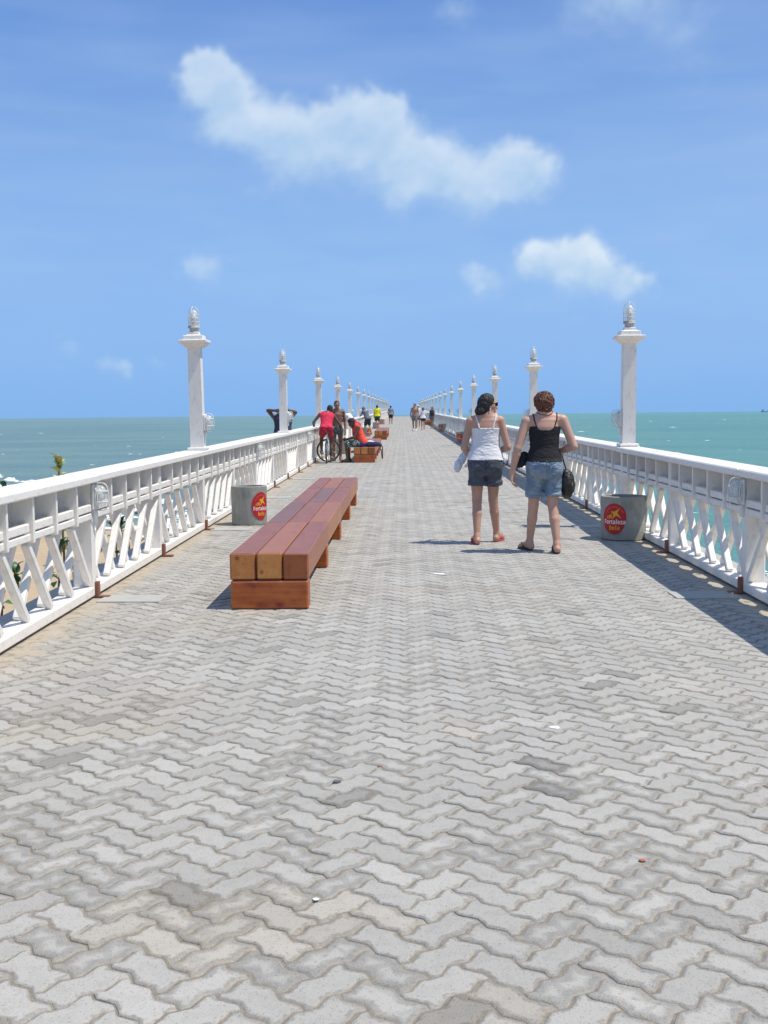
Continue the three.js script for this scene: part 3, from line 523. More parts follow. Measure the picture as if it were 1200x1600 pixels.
// ---------------------------------------------------------------- people: a signed distance field meshed as one surface
function surfaceNets(f, lo, hi, cell) {
  const nx = Math.ceil((hi.x - lo.x) / cell) + 1, ny = Math.ceil((hi.y - lo.y) / cell) + 1, nz = Math.ceil((hi.z - lo.z) / cell) + 1;
  const F = new Float32Array(nx * ny * nz), id = new Int32Array(nx * ny * nz).fill(-1), I = (x, y, z) => x + nx * (y + ny * z), pos = [], idx = [];
  for (let z = 0; z < nz; z++) for (let y = 0; y < ny; y++) for (let x = 0; x < nx; x++) F[I(x, y, z)] = f(lo.x + x * cell, lo.y + y * cell, lo.z + z * cell);
  for (let z = 0; z < nz - 1; z++) for (let y = 0; y < ny - 1; y++) for (let x = 0; x < nx - 1; x++) {
    let cx = 0, cy = 0, cz = 0, n = 0;
    const edge = (x0, y0, z0, x1, y1, z1) => { const a = F[I(x + x0, y + y0, z + z0)], b = F[I(x + x1, y + y1, z + z1)]; if (a < 0 === b < 0) return; const t = a / (a - b); cx += x0 + t * (x1 - x0); cy += y0 + t * (y1 - y0); cz += z0 + t * (z1 - z0); n++; };
    const a = F[I(x, y, z)]; if (Math.abs(a) > 2.2 * cell) continue;
    for (const p of [0, 1]) for (const q of [0, 1]) { edge(0, p, q, 1, p, q); edge(p, 0, q, p, 1, q); edge(p, q, 0, p, q, 1); }
    if (!n) continue;
    id[I(x, y, z)] = pos.length / 3; pos.push(lo.x + (x + cx / n) * cell, lo.y + (y + cy / n) * cell, lo.z + (z + cz / n) * cell);
  }
  const quad = (a, b, c, d, flip) => { if (a < 0 || b < 0 || c < 0 || d < 0) return; if (flip) idx.push(a, c, b, a, d, c); else idx.push(a, b, c, a, c, d); };
  for (let z = 1; z < nz - 1; z++) for (let y = 1; y < ny - 1; y++) for (let x = 1; x < nx - 1; x++) {
    const a = F[I(x, y, z)] < 0;
    if (a !== F[I(x + 1, y, z)] < 0) quad(id[I(x, y - 1, z - 1)], id[I(x, y, z - 1)], id[I(x, y, z)], id[I(x, y - 1, z)], !a);
    if (a !== F[I(x, y + 1, z)] < 0) quad(id[I(x - 1, y, z - 1)], id[I(x - 1, y, z)], id[I(x, y, z)], id[I(x, y, z - 1)], !a);
    if (a !== F[I(x, y, z + 1)] < 0) quad(id[I(x - 1, y - 1, z)], id[I(x, y - 1, z)], id[I(x, y, z)], id[I(x - 1, y, z)], !a);
  }
  const N = new Float32Array(pos.length), uv = new Float32Array((pos.length / 3) * 2), e = cell * 0.4, mx = (lo.x + hi.x) / 2, mz = (lo.z + hi.z) / 2;
  for (let i = 0; i < pos.length; i += 3) {
    const [x, y, z] = [pos[i], pos[i + 1], pos[i + 2]], a = f(x + e, y, z) - f(x - e, y, z), b = f(x, y + e, z) - f(x, y - e, z), c = f(x, y, z + e) - f(x, y, z - e), l = Math.hypot(a, b, c) || 1;
    N[i] = a / l; N[i + 1] = b / l; N[i + 2] = c / l; uv[(i / 3) * 2] = Math.atan2(x - mx, -(z - mz)) * 0.16; uv[(i / 3) * 2 + 1] = y;
  }
  const g = new THREE.BufferGeometry(); g.setAttribute('position', new THREE.Float32BufferAttribute(pos, 3)); g.setAttribute('normal', new THREE.BufferAttribute(N, 3)); g.setAttribute('uv', new THREE.BufferAttribute(uv, 2)); g.setIndex(idx); return g;
}
const smin = (a, b, k) => { const h = Math.max(k - Math.abs(a - b), 0) / k; return Math.min(a, b) - h * h * k * 0.25; };
function cone(a, b, ra, rb) { const dx = b.x - a.x, dy = b.y - a.y, dz = b.z - a.z, L = dx * dx + dy * dy + dz * dz || 1e-9; return (x, y, z) => { const px = x - a.x, py = y - a.y, pz = z - a.z, t = clamp((px * dx + py * dy + pz * dz) / L); return Math.hypot(px - t * dx, py - t * dy, pz - t * dz) - (ra + (rb - ra) * t); }; }
function ellip(c, rx, ry, rz) { return (x, y, z) => { const a = (x - c.x) / rx, b = (y - c.y) / ry, d = (z - c.z) / rz, k = Math.hypot(a, b, d), m = Math.hypot(a / rx, b / ry, d / rz); return m < 1e-6 ? -Math.min(rx, ry, rz) : (k * (k - 1)) / m; }; }
const unionOf = (list, k) => (x, y, z) => { let d = 1e3; for (const f of list) d = smin(d, f(x, y, z), k); return d; };
const plane = (p, n) => { const m = n.clone().normalize(); return (x, y, z) => (x - p.x) * m.x + (y - p.y) * m.y + (z - p.z) * m.z; };   // below 0 behind the plane
const both = (...fs) => (x, y, z) => { let d = -1e3; for (const f of fs) d = Math.max(d, f(x, y, z)); return d; };
const either = (...fs) => (x, y, z) => { let d = 1e3; for (const f of fs) d = Math.min(d, f(x, y, z)); return d; };
const grow = (f, r) => (x, y, z) => f(x, y, z) - r;
const inFrameOf = (f, o, m) => { const e = m.elements; return (x, y, z) => { const a = x - o.x, b = y - o.y, c = z - o.z; return f(a * e[0] + b * e[1] + c * e[2], a * e[4] + b * e[5] + c * e[6], a * e[8] + b * e[9] + c * e[10]); }; };   // m: columns are the frame's axes
const PROFILE = {
  female: [[0, 0.085, 0.085, 0.01], [0.1, 0.158, 0.112, 0.012], [0.2, 0.175, 0.12, 0.012], [0.32, 0.162, 0.108, 0.005], [0.47, 0.134, 0.092, 0], [0.62, 0.142, 0.098, -0.004], [0.78, 0.156, 0.10, 0], [0.89, 0.145, 0.078, 0.008], [0.955, 0.085, 0.058, 0.01], [1, 0.052, 0.052, 0.005]],
  male: [[0, 0.085, 0.085, 0.01], [0.1, 0.148, 0.108, 0.01], [0.2, 0.158, 0.112, 0.008], [0.32, 0.150, 0.104, 0.002], [0.47, 0.143, 0.10, 0], [0.62, 0.156, 0.106, -0.002], [0.78, 0.178, 0.112, 0], [0.89, 0.165, 0.09, 0.006], [0.955, 0.095, 0.064, 0.008], [1, 0.058, 0.058, 0.004]],
};
// joints in metres, the figure faces -z, +x is its right; [left, right] pairs
function skeleton(H, female, o = {}) {
  const k = H / 1.65, w = o.width ?? 1, p = (x, y, z) => V(x * k, y * k, z * k), two = (x, y, z) => [p(-x, y, z), p(x, y, z)];
  return { k, w, female, hp: two(0.088, 0.86, 0), kn: two(0.095, 0.46, -0.01), an: two(0.09, 0.085, 0.02), toe: [p(-0.1, 0.02, -0.17), p(0.1, 0.02, -0.17)], A: p(0, 0.775, 0.005), B: p(0, 1.42, 0.0), sh: two(female ? 0.158 : 0.178, 1.352, 0.0), el: two(0.215, 1.07, 0.03), wr: two(0.225, 0.84, -0.07), hand: [null, null], head: p(0, 1.545, -0.015), yaw: 0, nod: 0, legR: 1, armR: 1, ...o };
}
function fleshOut(S) {
  const { k, A, B } = S, up = B.clone().sub(A), len = up.length(); up.normalize();
  const right = S.sh[1].clone().sub(S.sh[0]); right.addScaledVector(up, -right.dot(up)).normalize();
  const back = right.clone().cross(up).normalize(), prof = PROFILE[S.female ? 'female' : 'male'], w = S.w * k, dep = (S.depth ?? S.w) * k;
  const at2 = (t) => { let i = 1; while (i < prof.length - 1 && t > prof[i][0]) i++; const a = prof[i - 1], b = prof[i], u = sst(0, 1, clamp((t - a[0]) / (b[0] - a[0]))) * 0.5 + 0.5 * clamp((t - a[0]) / (b[0] - a[0])); return [lerp(a[1], b[1], u), lerp(a[2], b[2], u), lerp(a[3], b[3], u)]; };
  const torso = (x, y, z) => {
    const px = x - A.x, py = y - A.y, pz = z - A.z, t = (px * up.x + py * up.y + pz * up.z) / len, [ra, rb, off] = at2(clamp(t));
    const u = px * right.x + py * right.y + pz * right.z, v = px * back.x + py * back.y + pz * back.z - off * k, q = Math.hypot(u / (ra * w), v / (rb * dep)), r = Math.hypot(u, v), dr = q > 1e-4 ? r - r / q : -rb * dep, dy = Math.max(-t, t - 1, 0) * len;
    return dy > 0 ? (dr > 0 ? Math.hypot(dr, dy) : dy) : dr;
  };
  const leg = [0, 1].map((i) => { const h = S.hp[i], n = S.kn[i], a = S.an[i], cm = n.clone().lerp(a, 0.36), bk = n.clone().sub(h).normalize().add(a.clone().sub(n).normalize().negate()); const out = V(0, 0, 0.008 * k); const q = S.legR * k; cm.add(out); return unionOf([cone(h, n, 0.088 * q, 0.053 * q), cone(n, cm, 0.053 * q, 0.0525 * q), cone(cm, a, 0.0525 * q, 0.034 * q)], 0.014 * k); });
  const foot = [0, 1].map((i) => { const a = S.an[i], t = S.toe[i], f = t.clone().sub(a); const fl = V(f.x, 0, f.z).normalize(); const heel = a.clone().addScaledVector(fl, -0.035 * k).add(V(0, -0.045 * k, 0)), ball = a.clone().lerp(t, 0.72), side = V(-fl.z, 0, fl.x).multiplyScalar(0.022 * k); return unionOf([cone(a, heel, 0.034 * k, 0.03 * k), cone(heel, ball, 0.029 * k, 0.026 * k), cone(a, ball, 0.033 * k, 0.026 * k), cone(ball.clone().add(side), t.clone().add(side), 0.022 * k, 0.013 * k), cone(ball.clone().sub(side), t.clone().sub(side), 0.022 * k, 0.013 * k)], 0.025 * k); });
  const arm = [0, 1].map((i) => { const s = S.sh[i], e = S.el[i], r = S.wr[i], q = S.armR * k, m = e.clone().lerp(r, 0.25); return unionOf([cone(s, e, (S.female ? 0.046 : 0.05) * q, 0.037 * q), cone(e, m, 0.037 * q, 0.038 * q), cone(m, r, 0.038 * q, 0.025 * q)], 0.01 * k); });
  const neckTop = S.head.clone().add(V(0, -0.04 * k, 0.02 * k)), neck = cone(B.clone().addScaledVector(up, -0.03 * k), neckTop, 0.056 * k, 0.048 * k);
  const trap = [0, 1].map((i) => cone(B.clone().addScaledVector(up, -0.015 * k), S.sh[i].clone().lerp(B, 0.12), 0.05 * k, 0.045 * k));
  const seat = unionOf([0, 1].map((i) => ellip(S.hp[i].clone().addScaledVector(back, 0.055 * dep).addScaledVector(up, -0.01 * k), 0.075 * w, 0.082 * k, 0.075 * dep)), 0.04 * k);
  const bust = S.female ? unionOf([0, 1].map((i) => ellip(A.clone().addScaledVector(up, 0.70 * len).addScaledVector(back, -0.075 * dep).addScaledVector(right, (i ? 1 : -1) * 0.07 * w), 0.062 * k, 0.06 * k, 0.06 * k)), 0.03 * k) : () => 9;
  const hm = new THREE.Matrix4().makeRotationFromEuler(new THREE.Euler(-S.nod, -S.yaw, S.tilt ?? 0, 'YXZ'));
  const hp = (x, y, z) => V(x * k, y * k, z * k);
  const headLocal = unionOf([ellip(hp(0, 0.018, 0.012), 0.074 * k, 0.092 * k, 0.092 * k), ellip(hp(0, -0.04, -0.028), 0.058 * k, 0.078 * k, 0.062 * k), cone(hp(0, 0.004, -0.088), hp(0, -0.034, -0.108), 0.010 * k, 0.015 * k), ellip(hp(0, -0.098, -0.066), 0.026 * k, 0.02 * k, 0.022 * k), ellip(hp(0, -0.066, -0.088), 0.024 * k, 0.012 * k, 0.012 * k), ellip(hp(0, 0.022, -0.076), 0.05 * k, 0.014 * k, 0.018 * k), ellip(hp(0.074, -0.012, 0.01), 0.012 * k, 0.03 * k, 0.019 * k), ellip(hp(-0.074, -0.012, 0.01), 0.012 * k, 0.03 * k, 0.019 * k)], 0.022 * k);
  const head = inFrameOf(headLocal, S.head, hm);
  const cut = (f, c, r) => (x, y, z) => { const d = Math.hypot(x - c.x, y - c.y, z - c.z) - r; return d > 0.12 ? d + 0.02 : f(x, y, z); };
  const lowMid = S.kn.map((n, i) => n.clone().lerp(S.an[i], 0.5));
  const trunkF = unionOf([torso, seat, bust, ...trap], 0.05 * k);
  const skin = (x, y, z) => {
    let d = trunkF(x, y, z);
    for (const i of [0, 1]) { d = smin(d, leg[i](x, y, z), 0.035 * k); d = smin(d, smin(arm[i](x, y, z), 9, 0.01), 0.035 * k); d = smin(d, foot[i](x, y, z), 0.02 * k); }
    d = smin(d, neck(x, y, z), 0.035 * k); return smin(d, head(x, y, z), 0.02 * k);
  };
  const hf = S.head, toHead = (x, y, z) => { const v = V(x * k, y * k, z * k).applyMatrix4(hm); return v.add(hf); };
  return Object.assign(S, { torso, trunkF, legF: leg, armF: arm, footF: foot, headF: head, skin, up, right, back, len, hm, toHead, tp: (t, u = 0, v = 0) => A.clone().addScaledVector(up, t * len).addScaledVector(right, u * k).addScaledVector(back, v * k) });
}
function handGeometry(S, i, cell) {      // palm, four fingers and a thumb, each finger curling towards the palm
  const k = S.k, h = S.hand[i] ?? {}, w = S.wr[i], dir = (h.dir ?? w.clone().sub(S.el[i])).clone().normalize(), palm = (h.palm ?? V(i ? -1 : 1, 0, -0.3)).clone(); palm.addScaledVector(dir, -palm.dot(dir)).normalize();
  const side = dir.clone().cross(palm).normalize(); if (h.thumb ? side.dot(h.thumb) < 0 : side.dot(V(0, 0, -1)) < 0) side.negate();       // towards the thumb
  const curl = h.curl ?? 0.55, q = (a, b, c) => w.clone().addScaledVector(dir, a * k).addScaledVector(side, b * k).addScaledVector(palm, c * k), fs = [];
  const plate = [cone(q(0.0, 0, 0), q(0.085, 0.026, 0), 0.024 * k, 0.0145 * k), cone(q(0, 0, 0), q(0.09, 0.006, 0), 0.024 * k, 0.0145 * k), cone(q(0, 0, 0), q(0.084, -0.014, 0), 0.023 * k, 0.014 * k), cone(q(0, -0.004, 0), q(0.074, -0.031, 0), 0.021 * k, 0.013 * k)];
  fs.push(unionOf(plate, 0.012 * k));
  [[0.086, 0.028, 0.072], [0.092, 0.008, 0.08], [0.087, -0.012, 0.074], [0.077, -0.031, 0.058]].forEach(([a, b, L], j) => {
    let p = q(a, b, 0), ang = curl * (0.5 + 0.1 * j); const pts = [p];
    for (const f of [0.45, 0.3, 0.25]) { p = p.clone().addScaledVector(dir, Math.cos(ang) * L * f * k).addScaledVector(palm, Math.sin(ang) * L * f * k).addScaledVector(side, b * 0.12 * f * k); pts.push(p); ang += curl * 0.8; }
    fs.push(unionOf([cone(pts[0], pts[1], 0.0095 * k, 0.0088 * k), cone(pts[1], pts[2], 0.0088 * k, 0.008 * k), cone(pts[2], pts[3], 0.008 * k, 0.0065 * k)], 0.004 * k));
  });
  fs.push(unionOf([cone(q(0.02, 0.018, 0.006), q(0.055, 0.046, 0.016), 0.016 * k, 0.0115 * k), cone(q(0.055, 0.046, 0.016), q(0.085, 0.05, 0.026), 0.0112 * k, 0.008 * k)], 0.006 * k));
  const f = unionOf(fs, 0.0055 * k), arm = S.armF[i], c = q(0.07, 0, 0.02), r = 0.125 * k;
  const all = (x, y, z) => { const d = Math.max(f(x, y, z), -1e3); return smin(d, Math.max(arm(x, y, z) , (x - w.x) * -dir.x + (y - w.y) * -dir.y + (z - w.z) * -dir.z - 0.03 * k), 0.012 * k); };
  return surfaceNets(all, c.clone().addScalar(-r), c.clone().addScalar(r), cell);
}
const bound = (pts, m) => { const b = new THREE.Box3().setFromPoints(pts); b.min.addScalar(-m); b.max.addScalar(m); return b; };
const joints = (S) => [...S.hp, ...S.kn, ...S.an, ...S.toe, S.A, S.B, ...S.sh, ...S.el, ...S.wr, S.head, S.head.clone().add(V(0, 0.1 * S.k, 0))];
function meshOf(parent, name, f, box, cell, mat, label) { return part(parent, name, surfaceNets(f, box.min, box.max, cell), mat, label); }
function body(parent, S, mat, cell, handCell = cell * 0.5) {
  const b = bound(joints(S), 0.17 * S.k); b.min.y = Math.min(...S.toe.map((t) => t.y), ...S.an.map((t) => t.y - 0.085 * S.k)) - 0.03;
  return part(parent, 'body', merge([surfaceNets(S.skin, b.min, b.max, cell), handGeometry(S, 0, handCell), handGeometry(S, 1, handCell)]), mat);
}
function eyes(parent, S) {
  const g = new THREE.SphereGeometry(0.0095 * S.k, 8, 6), m = merge([-1, 1].map((s) => { const p = S.toHead(s * 0.029, 0.002, -0.077); return at(g, p.x, p.y, p.z); })); part(parent, 'eyes', m, M.eye);
}
function hair(parent, S, mat, o = {}) {
  const k = S.k, { cap = 0.014, down = -0.02, lump = 0.006, freq = 60, back = 0.02, bulk = 0, face = -0.045, cell = 0.008, long = 0 } = o;
  const e = [ellip(V(0, 0.02 * k, 0.014 * k), (0.074 + cap + bulk) * k, (0.092 + cap) * k, (0.092 + cap) * k)];
  if (o.bob) e.push(ellip(V(0, -0.035 * k, 0.045 * k), (0.079 + bulk) * k, 0.085 * k, 0.078 * k), ellip(V(0, -0.075 * k, 0.092 * k), 0.082 * k, 0.045 * k, 0.052 * k));
  if (o.nape) e.push(ellip(V(0, -0.055 * k, 0.04 * k), 0.066 * k, 0.07 * k, 0.062 * k));
  if (long) e.push(cone(V(0, -0.03 * k, 0.06 * k), V(0, -long * k, 0.09 * k), 0.08 * k, 0.05 * k));
  const u = unionOf(e, 0.03 * k), loc = (x, y, z) => { let d = u(x, y, z); if (d < 0.05) d -= lump * (fbm3(x * freq, y * freq * (o.comb ?? 1), z * freq, 3) * 1.6 + 0.2 * n3(x * 200, y * 60, z * 200)); return Math.max(d, -(z - (face + 0.55 * Math.max(0, -(y - 0.055 * k))) * 1) - 0.0, down + (o.comb ? 0.018 * n3(x * 55, 1, z * 55) : 0) - y); };
  const f = inFrameOf(loc, S.head, S.hm), b = bound([S.head, S.head.clone().add(V(0, -long * k, 0.05 * k))], 0.2 * k);
  return meshOf(parent, 'hair', f, b, cell, mat);
}
function shortsF(S, { top = 0.34, hem = 0.5, flare = 0.02, off = 0.011, cuff = 0, wrinkle = 0.004 } = {}) {
  const k = S.k, fs = [both(grow(unionOf([S.torso, (x, y, z) => S.trunkF(x, y, z)], 0.02), off * k), plane(S.tp(top), S.up), plane(S.tp(-0.08), S.up.clone().negate()))];
  for (const i of [0, 1]) {
    const d = S.kn[i].clone().sub(S.hp[i]), e = S.hp[i].clone().addScaledVector(d, hem), c = cone(S.hp[i], e, (0.088 + off) * k * S.legR, (0.083 - 0.03 * hem + flare) * k * S.legR), nrm = d.clone().normalize();
    fs.push(both(c, plane(e, nrm)));
    if (cuff) { const e0 = e.clone().addScaledVector(nrm, -cuff); fs.push(both(grow(c, 0.005), plane(e, nrm), plane(e0, nrm.clone().negate()))); }
  }
  const u = unionOf(fs, 0.03 * k);
  return (x, y, z) => { const d = u(x, y, z); return Math.abs(d) < 0.04 ? d - wrinkle * fbm3(x * 11, y * 24, z * 11, 3) : d; };
}
function topF(S, { from = 0.26, to = 0.80, off = 0.009, scoop = 0, sleeve = 0, loose = 0, wrinkle = 0.004, shoulders = 0, armhole = true } = {}) {
  const k = S.k, base = unionOf([S.trunkF], 0.02);
  let f = both((x, y, z) => base(x, y, z) - off * k - loose * k * sst(0.75, 0.25, ((x - S.A.x) * S.up.x + (y - S.A.y) * S.up.y + (z - S.A.z) * S.up.z) / S.len), plane(S.tp(to), S.up), plane(S.tp(from), S.up.clone().negate()));
  if (scoop) { const c = S.tp(to + 0.02, 0, 0.08), sc = ellip(c, 0.095 * k, scoop * k, 0.2 * k); f = both(f, (x, y, z) => -sc(x, y, z)); }
  const fs = [f];
  if (sleeve) for (const i of [0, 1]) { const d = S.el[i].clone().sub(S.sh[i]), e = S.sh[i].clone().addScaledVector(d, sleeve); fs.push(both(cone(S.sh[i], e, 0.058 * k, 0.056 * k), plane(e, d))); fs.push(cone(S.tp(0.95), S.sh[i], 0.058 * k, 0.057 * k)); }
  if (shoulders) for (const i of [0, 1]) fs.push(both(cone(S.tp(0.97, (i ? 1 : -1) * 0.05), S.sh[i].clone().lerp(S.tp(0.95), 0.25), 0.057 * k, 0.054 * k)), cone(S.tp(0.72, (i ? 1 : -1) * 0.10), S.tp(0.93, (i ? 1 : -1) * 0.105), 0.072 * k, 0.06 * k));
  const u = unionOf(fs, 0.025 * k);
  return (x, y, z) => { const d = u(x, y, z); return Math.abs(d) < 0.04 ? d - wrinkle * fbm3(x * 10 + 3, y * 26, z * 10, 3) : d; };
}
const boxOf = (S, pts, m = 0.2) => bound(pts, m * S.k);
function onto(S, p, lift) { const q = p.clone(), e = 0.004; for (let i = 0; i < 14; i++) { const d = S.skin(q.x, q.y, q.z) - lift, g = V(S.skin(q.x + e, q.y, q.z) - S.skin(q.x - e, q.y, q.z), S.skin(q.x, q.y + e, q.z) - S.skin(q.x, q.y - e, q.z), S.skin(q.x, q.y, q.z + e) - S.skin(q.x, q.y, q.z - e)).normalize(); q.addScaledVector(g, -d * 0.9); } return q; }
function strap(S, pts, r) { const c = new THREE.CatmullRomCurve3(pts, false, 'centripetal').getPoints(14).map((p) => onto(S, p, 0.003)); const g = new THREE.TubeGeometry(new THREE.CatmullRomCurve3(c), 36, r, 8); return g; }
function flipFlop(parent, S, i, mat) {
  const k = S.k, a = S.an[i], t = S.toe[i], f = t.clone().sub(a), dir = f.clone(); const heel = a.clone().add(V(0, -0.078 * k, 0)).addScaledVector(V(f.x, 0, f.z).normalize(), -0.05 * k), tip = t.clone().add(V(0, -0.014 * k, 0)).addScaledVector(V(f.x, 0, f.z).normalize(), 0.03 * k);
  const ax = tip.clone().sub(heel), L = ax.length(); ax.normalize(); const side = V(-ax.z, 0, ax.x).normalize(), up = side.clone().cross(ax).normalize(); if (up.y < 0) up.negate();
  const sh = new THREE.Shape(), O = []; for (let j = 0; j < 24; j++) { const u = (j / 24) * 2 * Math.PI, l = (0.5 - 0.5 * Math.cos(u)) * L, wd = (0.036 + 0.012 * sst(0.2, 0.8, l / L)) * k * Math.sin(u); O.push(new THREE.Vector2(l, wd)); } sh.setFromPoints(O);
  const g = new THREE.ExtrudeGeometry(sh, { depth: 0.014 * k, bevelEnabled: true, bevelSize: 0.003, bevelThickness: 0.003, bevelSegments: 1 });
  const z = up.clone(), m = new THREE.Matrix4().makeBasis(ax, z.clone().cross(ax), z); m.setPosition(heel.clone().addScaledVector(up, -0.006)); g.applyMatrix4(m);
  const fo = (l, s, h) => heel.clone().addScaledVector(ax, l * L).addScaledVector(side, s * k).addScaledVector(up, h * k);
  const st = [-1, 1].map((s) => tube([fo(0.42, s * 0.04, 0.012), fo(0.55, s * 0.034, 0.055), fo(0.72, s * 0.014, 0.058), fo(0.8, 0, 0.03)], 0.0055 * k, 6, 14));
  return part(parent, 'flip_flop', merge([g, ...st]), mat);
}
const skinMat = (r, g, b) => std(C(1, 1, 1), 0.5, { map: tex(128, 128, (u, v) => { const n = 1 + 0.17 * pf(u, v, 6, 4, r * 50); return [r * n, g * n * (1 + 0.03 * pn(u, v, 9, 2)), b * n]; }, { rx: 2, ry: 2 }) });
M.skinFair = skinMat(0.50, 0.285, 0.205); M.skinFair2 = skinMat(0.55, 0.32, 0.235); M.skinDark = skinMat(0.115, 0.06, 0.042); M.skinBrown = skinMat(0.22, 0.115, 0.075); M.skinTan = skinMat(0.36, 0.20, 0.13);
M.eye = std(C(0.03, 0.02, 0.02), 0.2);
const weave = (r, g, b, amt = 0.1, s = 0, o = {}) => std(C(1, 1, 1), 0.85, { map: tex(256, 256, (u, v, x, y) => { const n = 1 + amt * (pf(u, v, 8, 4, s) * 1.4 + 0.35 * pn(u, v, 100, s + 2)); return [r * n, g * n, b * n]; }, { rx: 2.5, ry: 2.5 }), bumpMap: tex(128, 128, (u, v) => 0.5 + 0.5 * pn(u, v, 60, s), { srgb: false, rx: 8, ry: 8 }), bumpScale: 0.001, ...o });
M.black = weave(0.012, 0.012, 0.014, 0.15, 1); M.white = weave(0.74, 0.74, 0.76, 0.03, 2); M.whiteCloth = weave(0.72, 0.73, 0.76, 0.04, 3);
M.denimDark = weave(0.078, 0.088, 0.112, 0.45, 4); M.denimSeam = std(C(0.02, 0.022, 0.03), 0.9);
M.denimLight = std(C(1, 1, 1), 0.85, { map: tex(512, 512, (u, v) => { const w = sst(0.35, 0.8, 0.5 + 0.9 * pf(u, v, 3, 4, 5)), t = 0.9 + 0.12 * pn(u * 1, v * 0.2, 120, 5) + 0.06 * pf(u, v, 20, 2, 1), sd = sst(0.5, 0.75, 0.5 + pf(u, v, 4, 3, 8)) * 0.5; return [lerp(lerp(0.15, 0.28, w), 0.36, sd) * t, lerp(lerp(0.235, 0.37, w), 0.38, sd) * t, lerp(lerp(0.33, 0.46, w), 0.39, sd) * t]; }, { rx: 1.6, ry: 1.6 }) });
M.hairBlack = std(C(1, 1, 1), 0.6, { map: tex(256, 256, (u, v) => { const n = 0.6 + 0.6 * pn(u, v * 0.12, 70, 1); return [0.022 * n, 0.017 * n, 0.016 * n]; }, { rx: 3, ry: 3 }) });
M.hairAuburn = std(C(1, 1, 1), 0.55, { map: tex(256, 256, (u, v) => { const n = 0.5 + 0.8 * pf(u, v, 24, 3, 1); return [lerp(0.04, 0.20, n), lerp(0.015, 0.066, n), lerp(0.010, 0.03, n)]; }, { rx: 4, ry: 4 }) });
M.hairGrey = std(C(0.16, 0.15, 0.14), 0.8); M.redRubber = std(C(0.50, 0.05, 0.07), 0.5); M.blackRubber = std(C(0.02, 0.02, 0.022), 0.6); M.sun = std(C(0.01, 0.01, 0.012), 0.12); M.pearl = std(C(0.8, 0.8, 0.78), 0.2);
const head3 = (S) => [S.head];

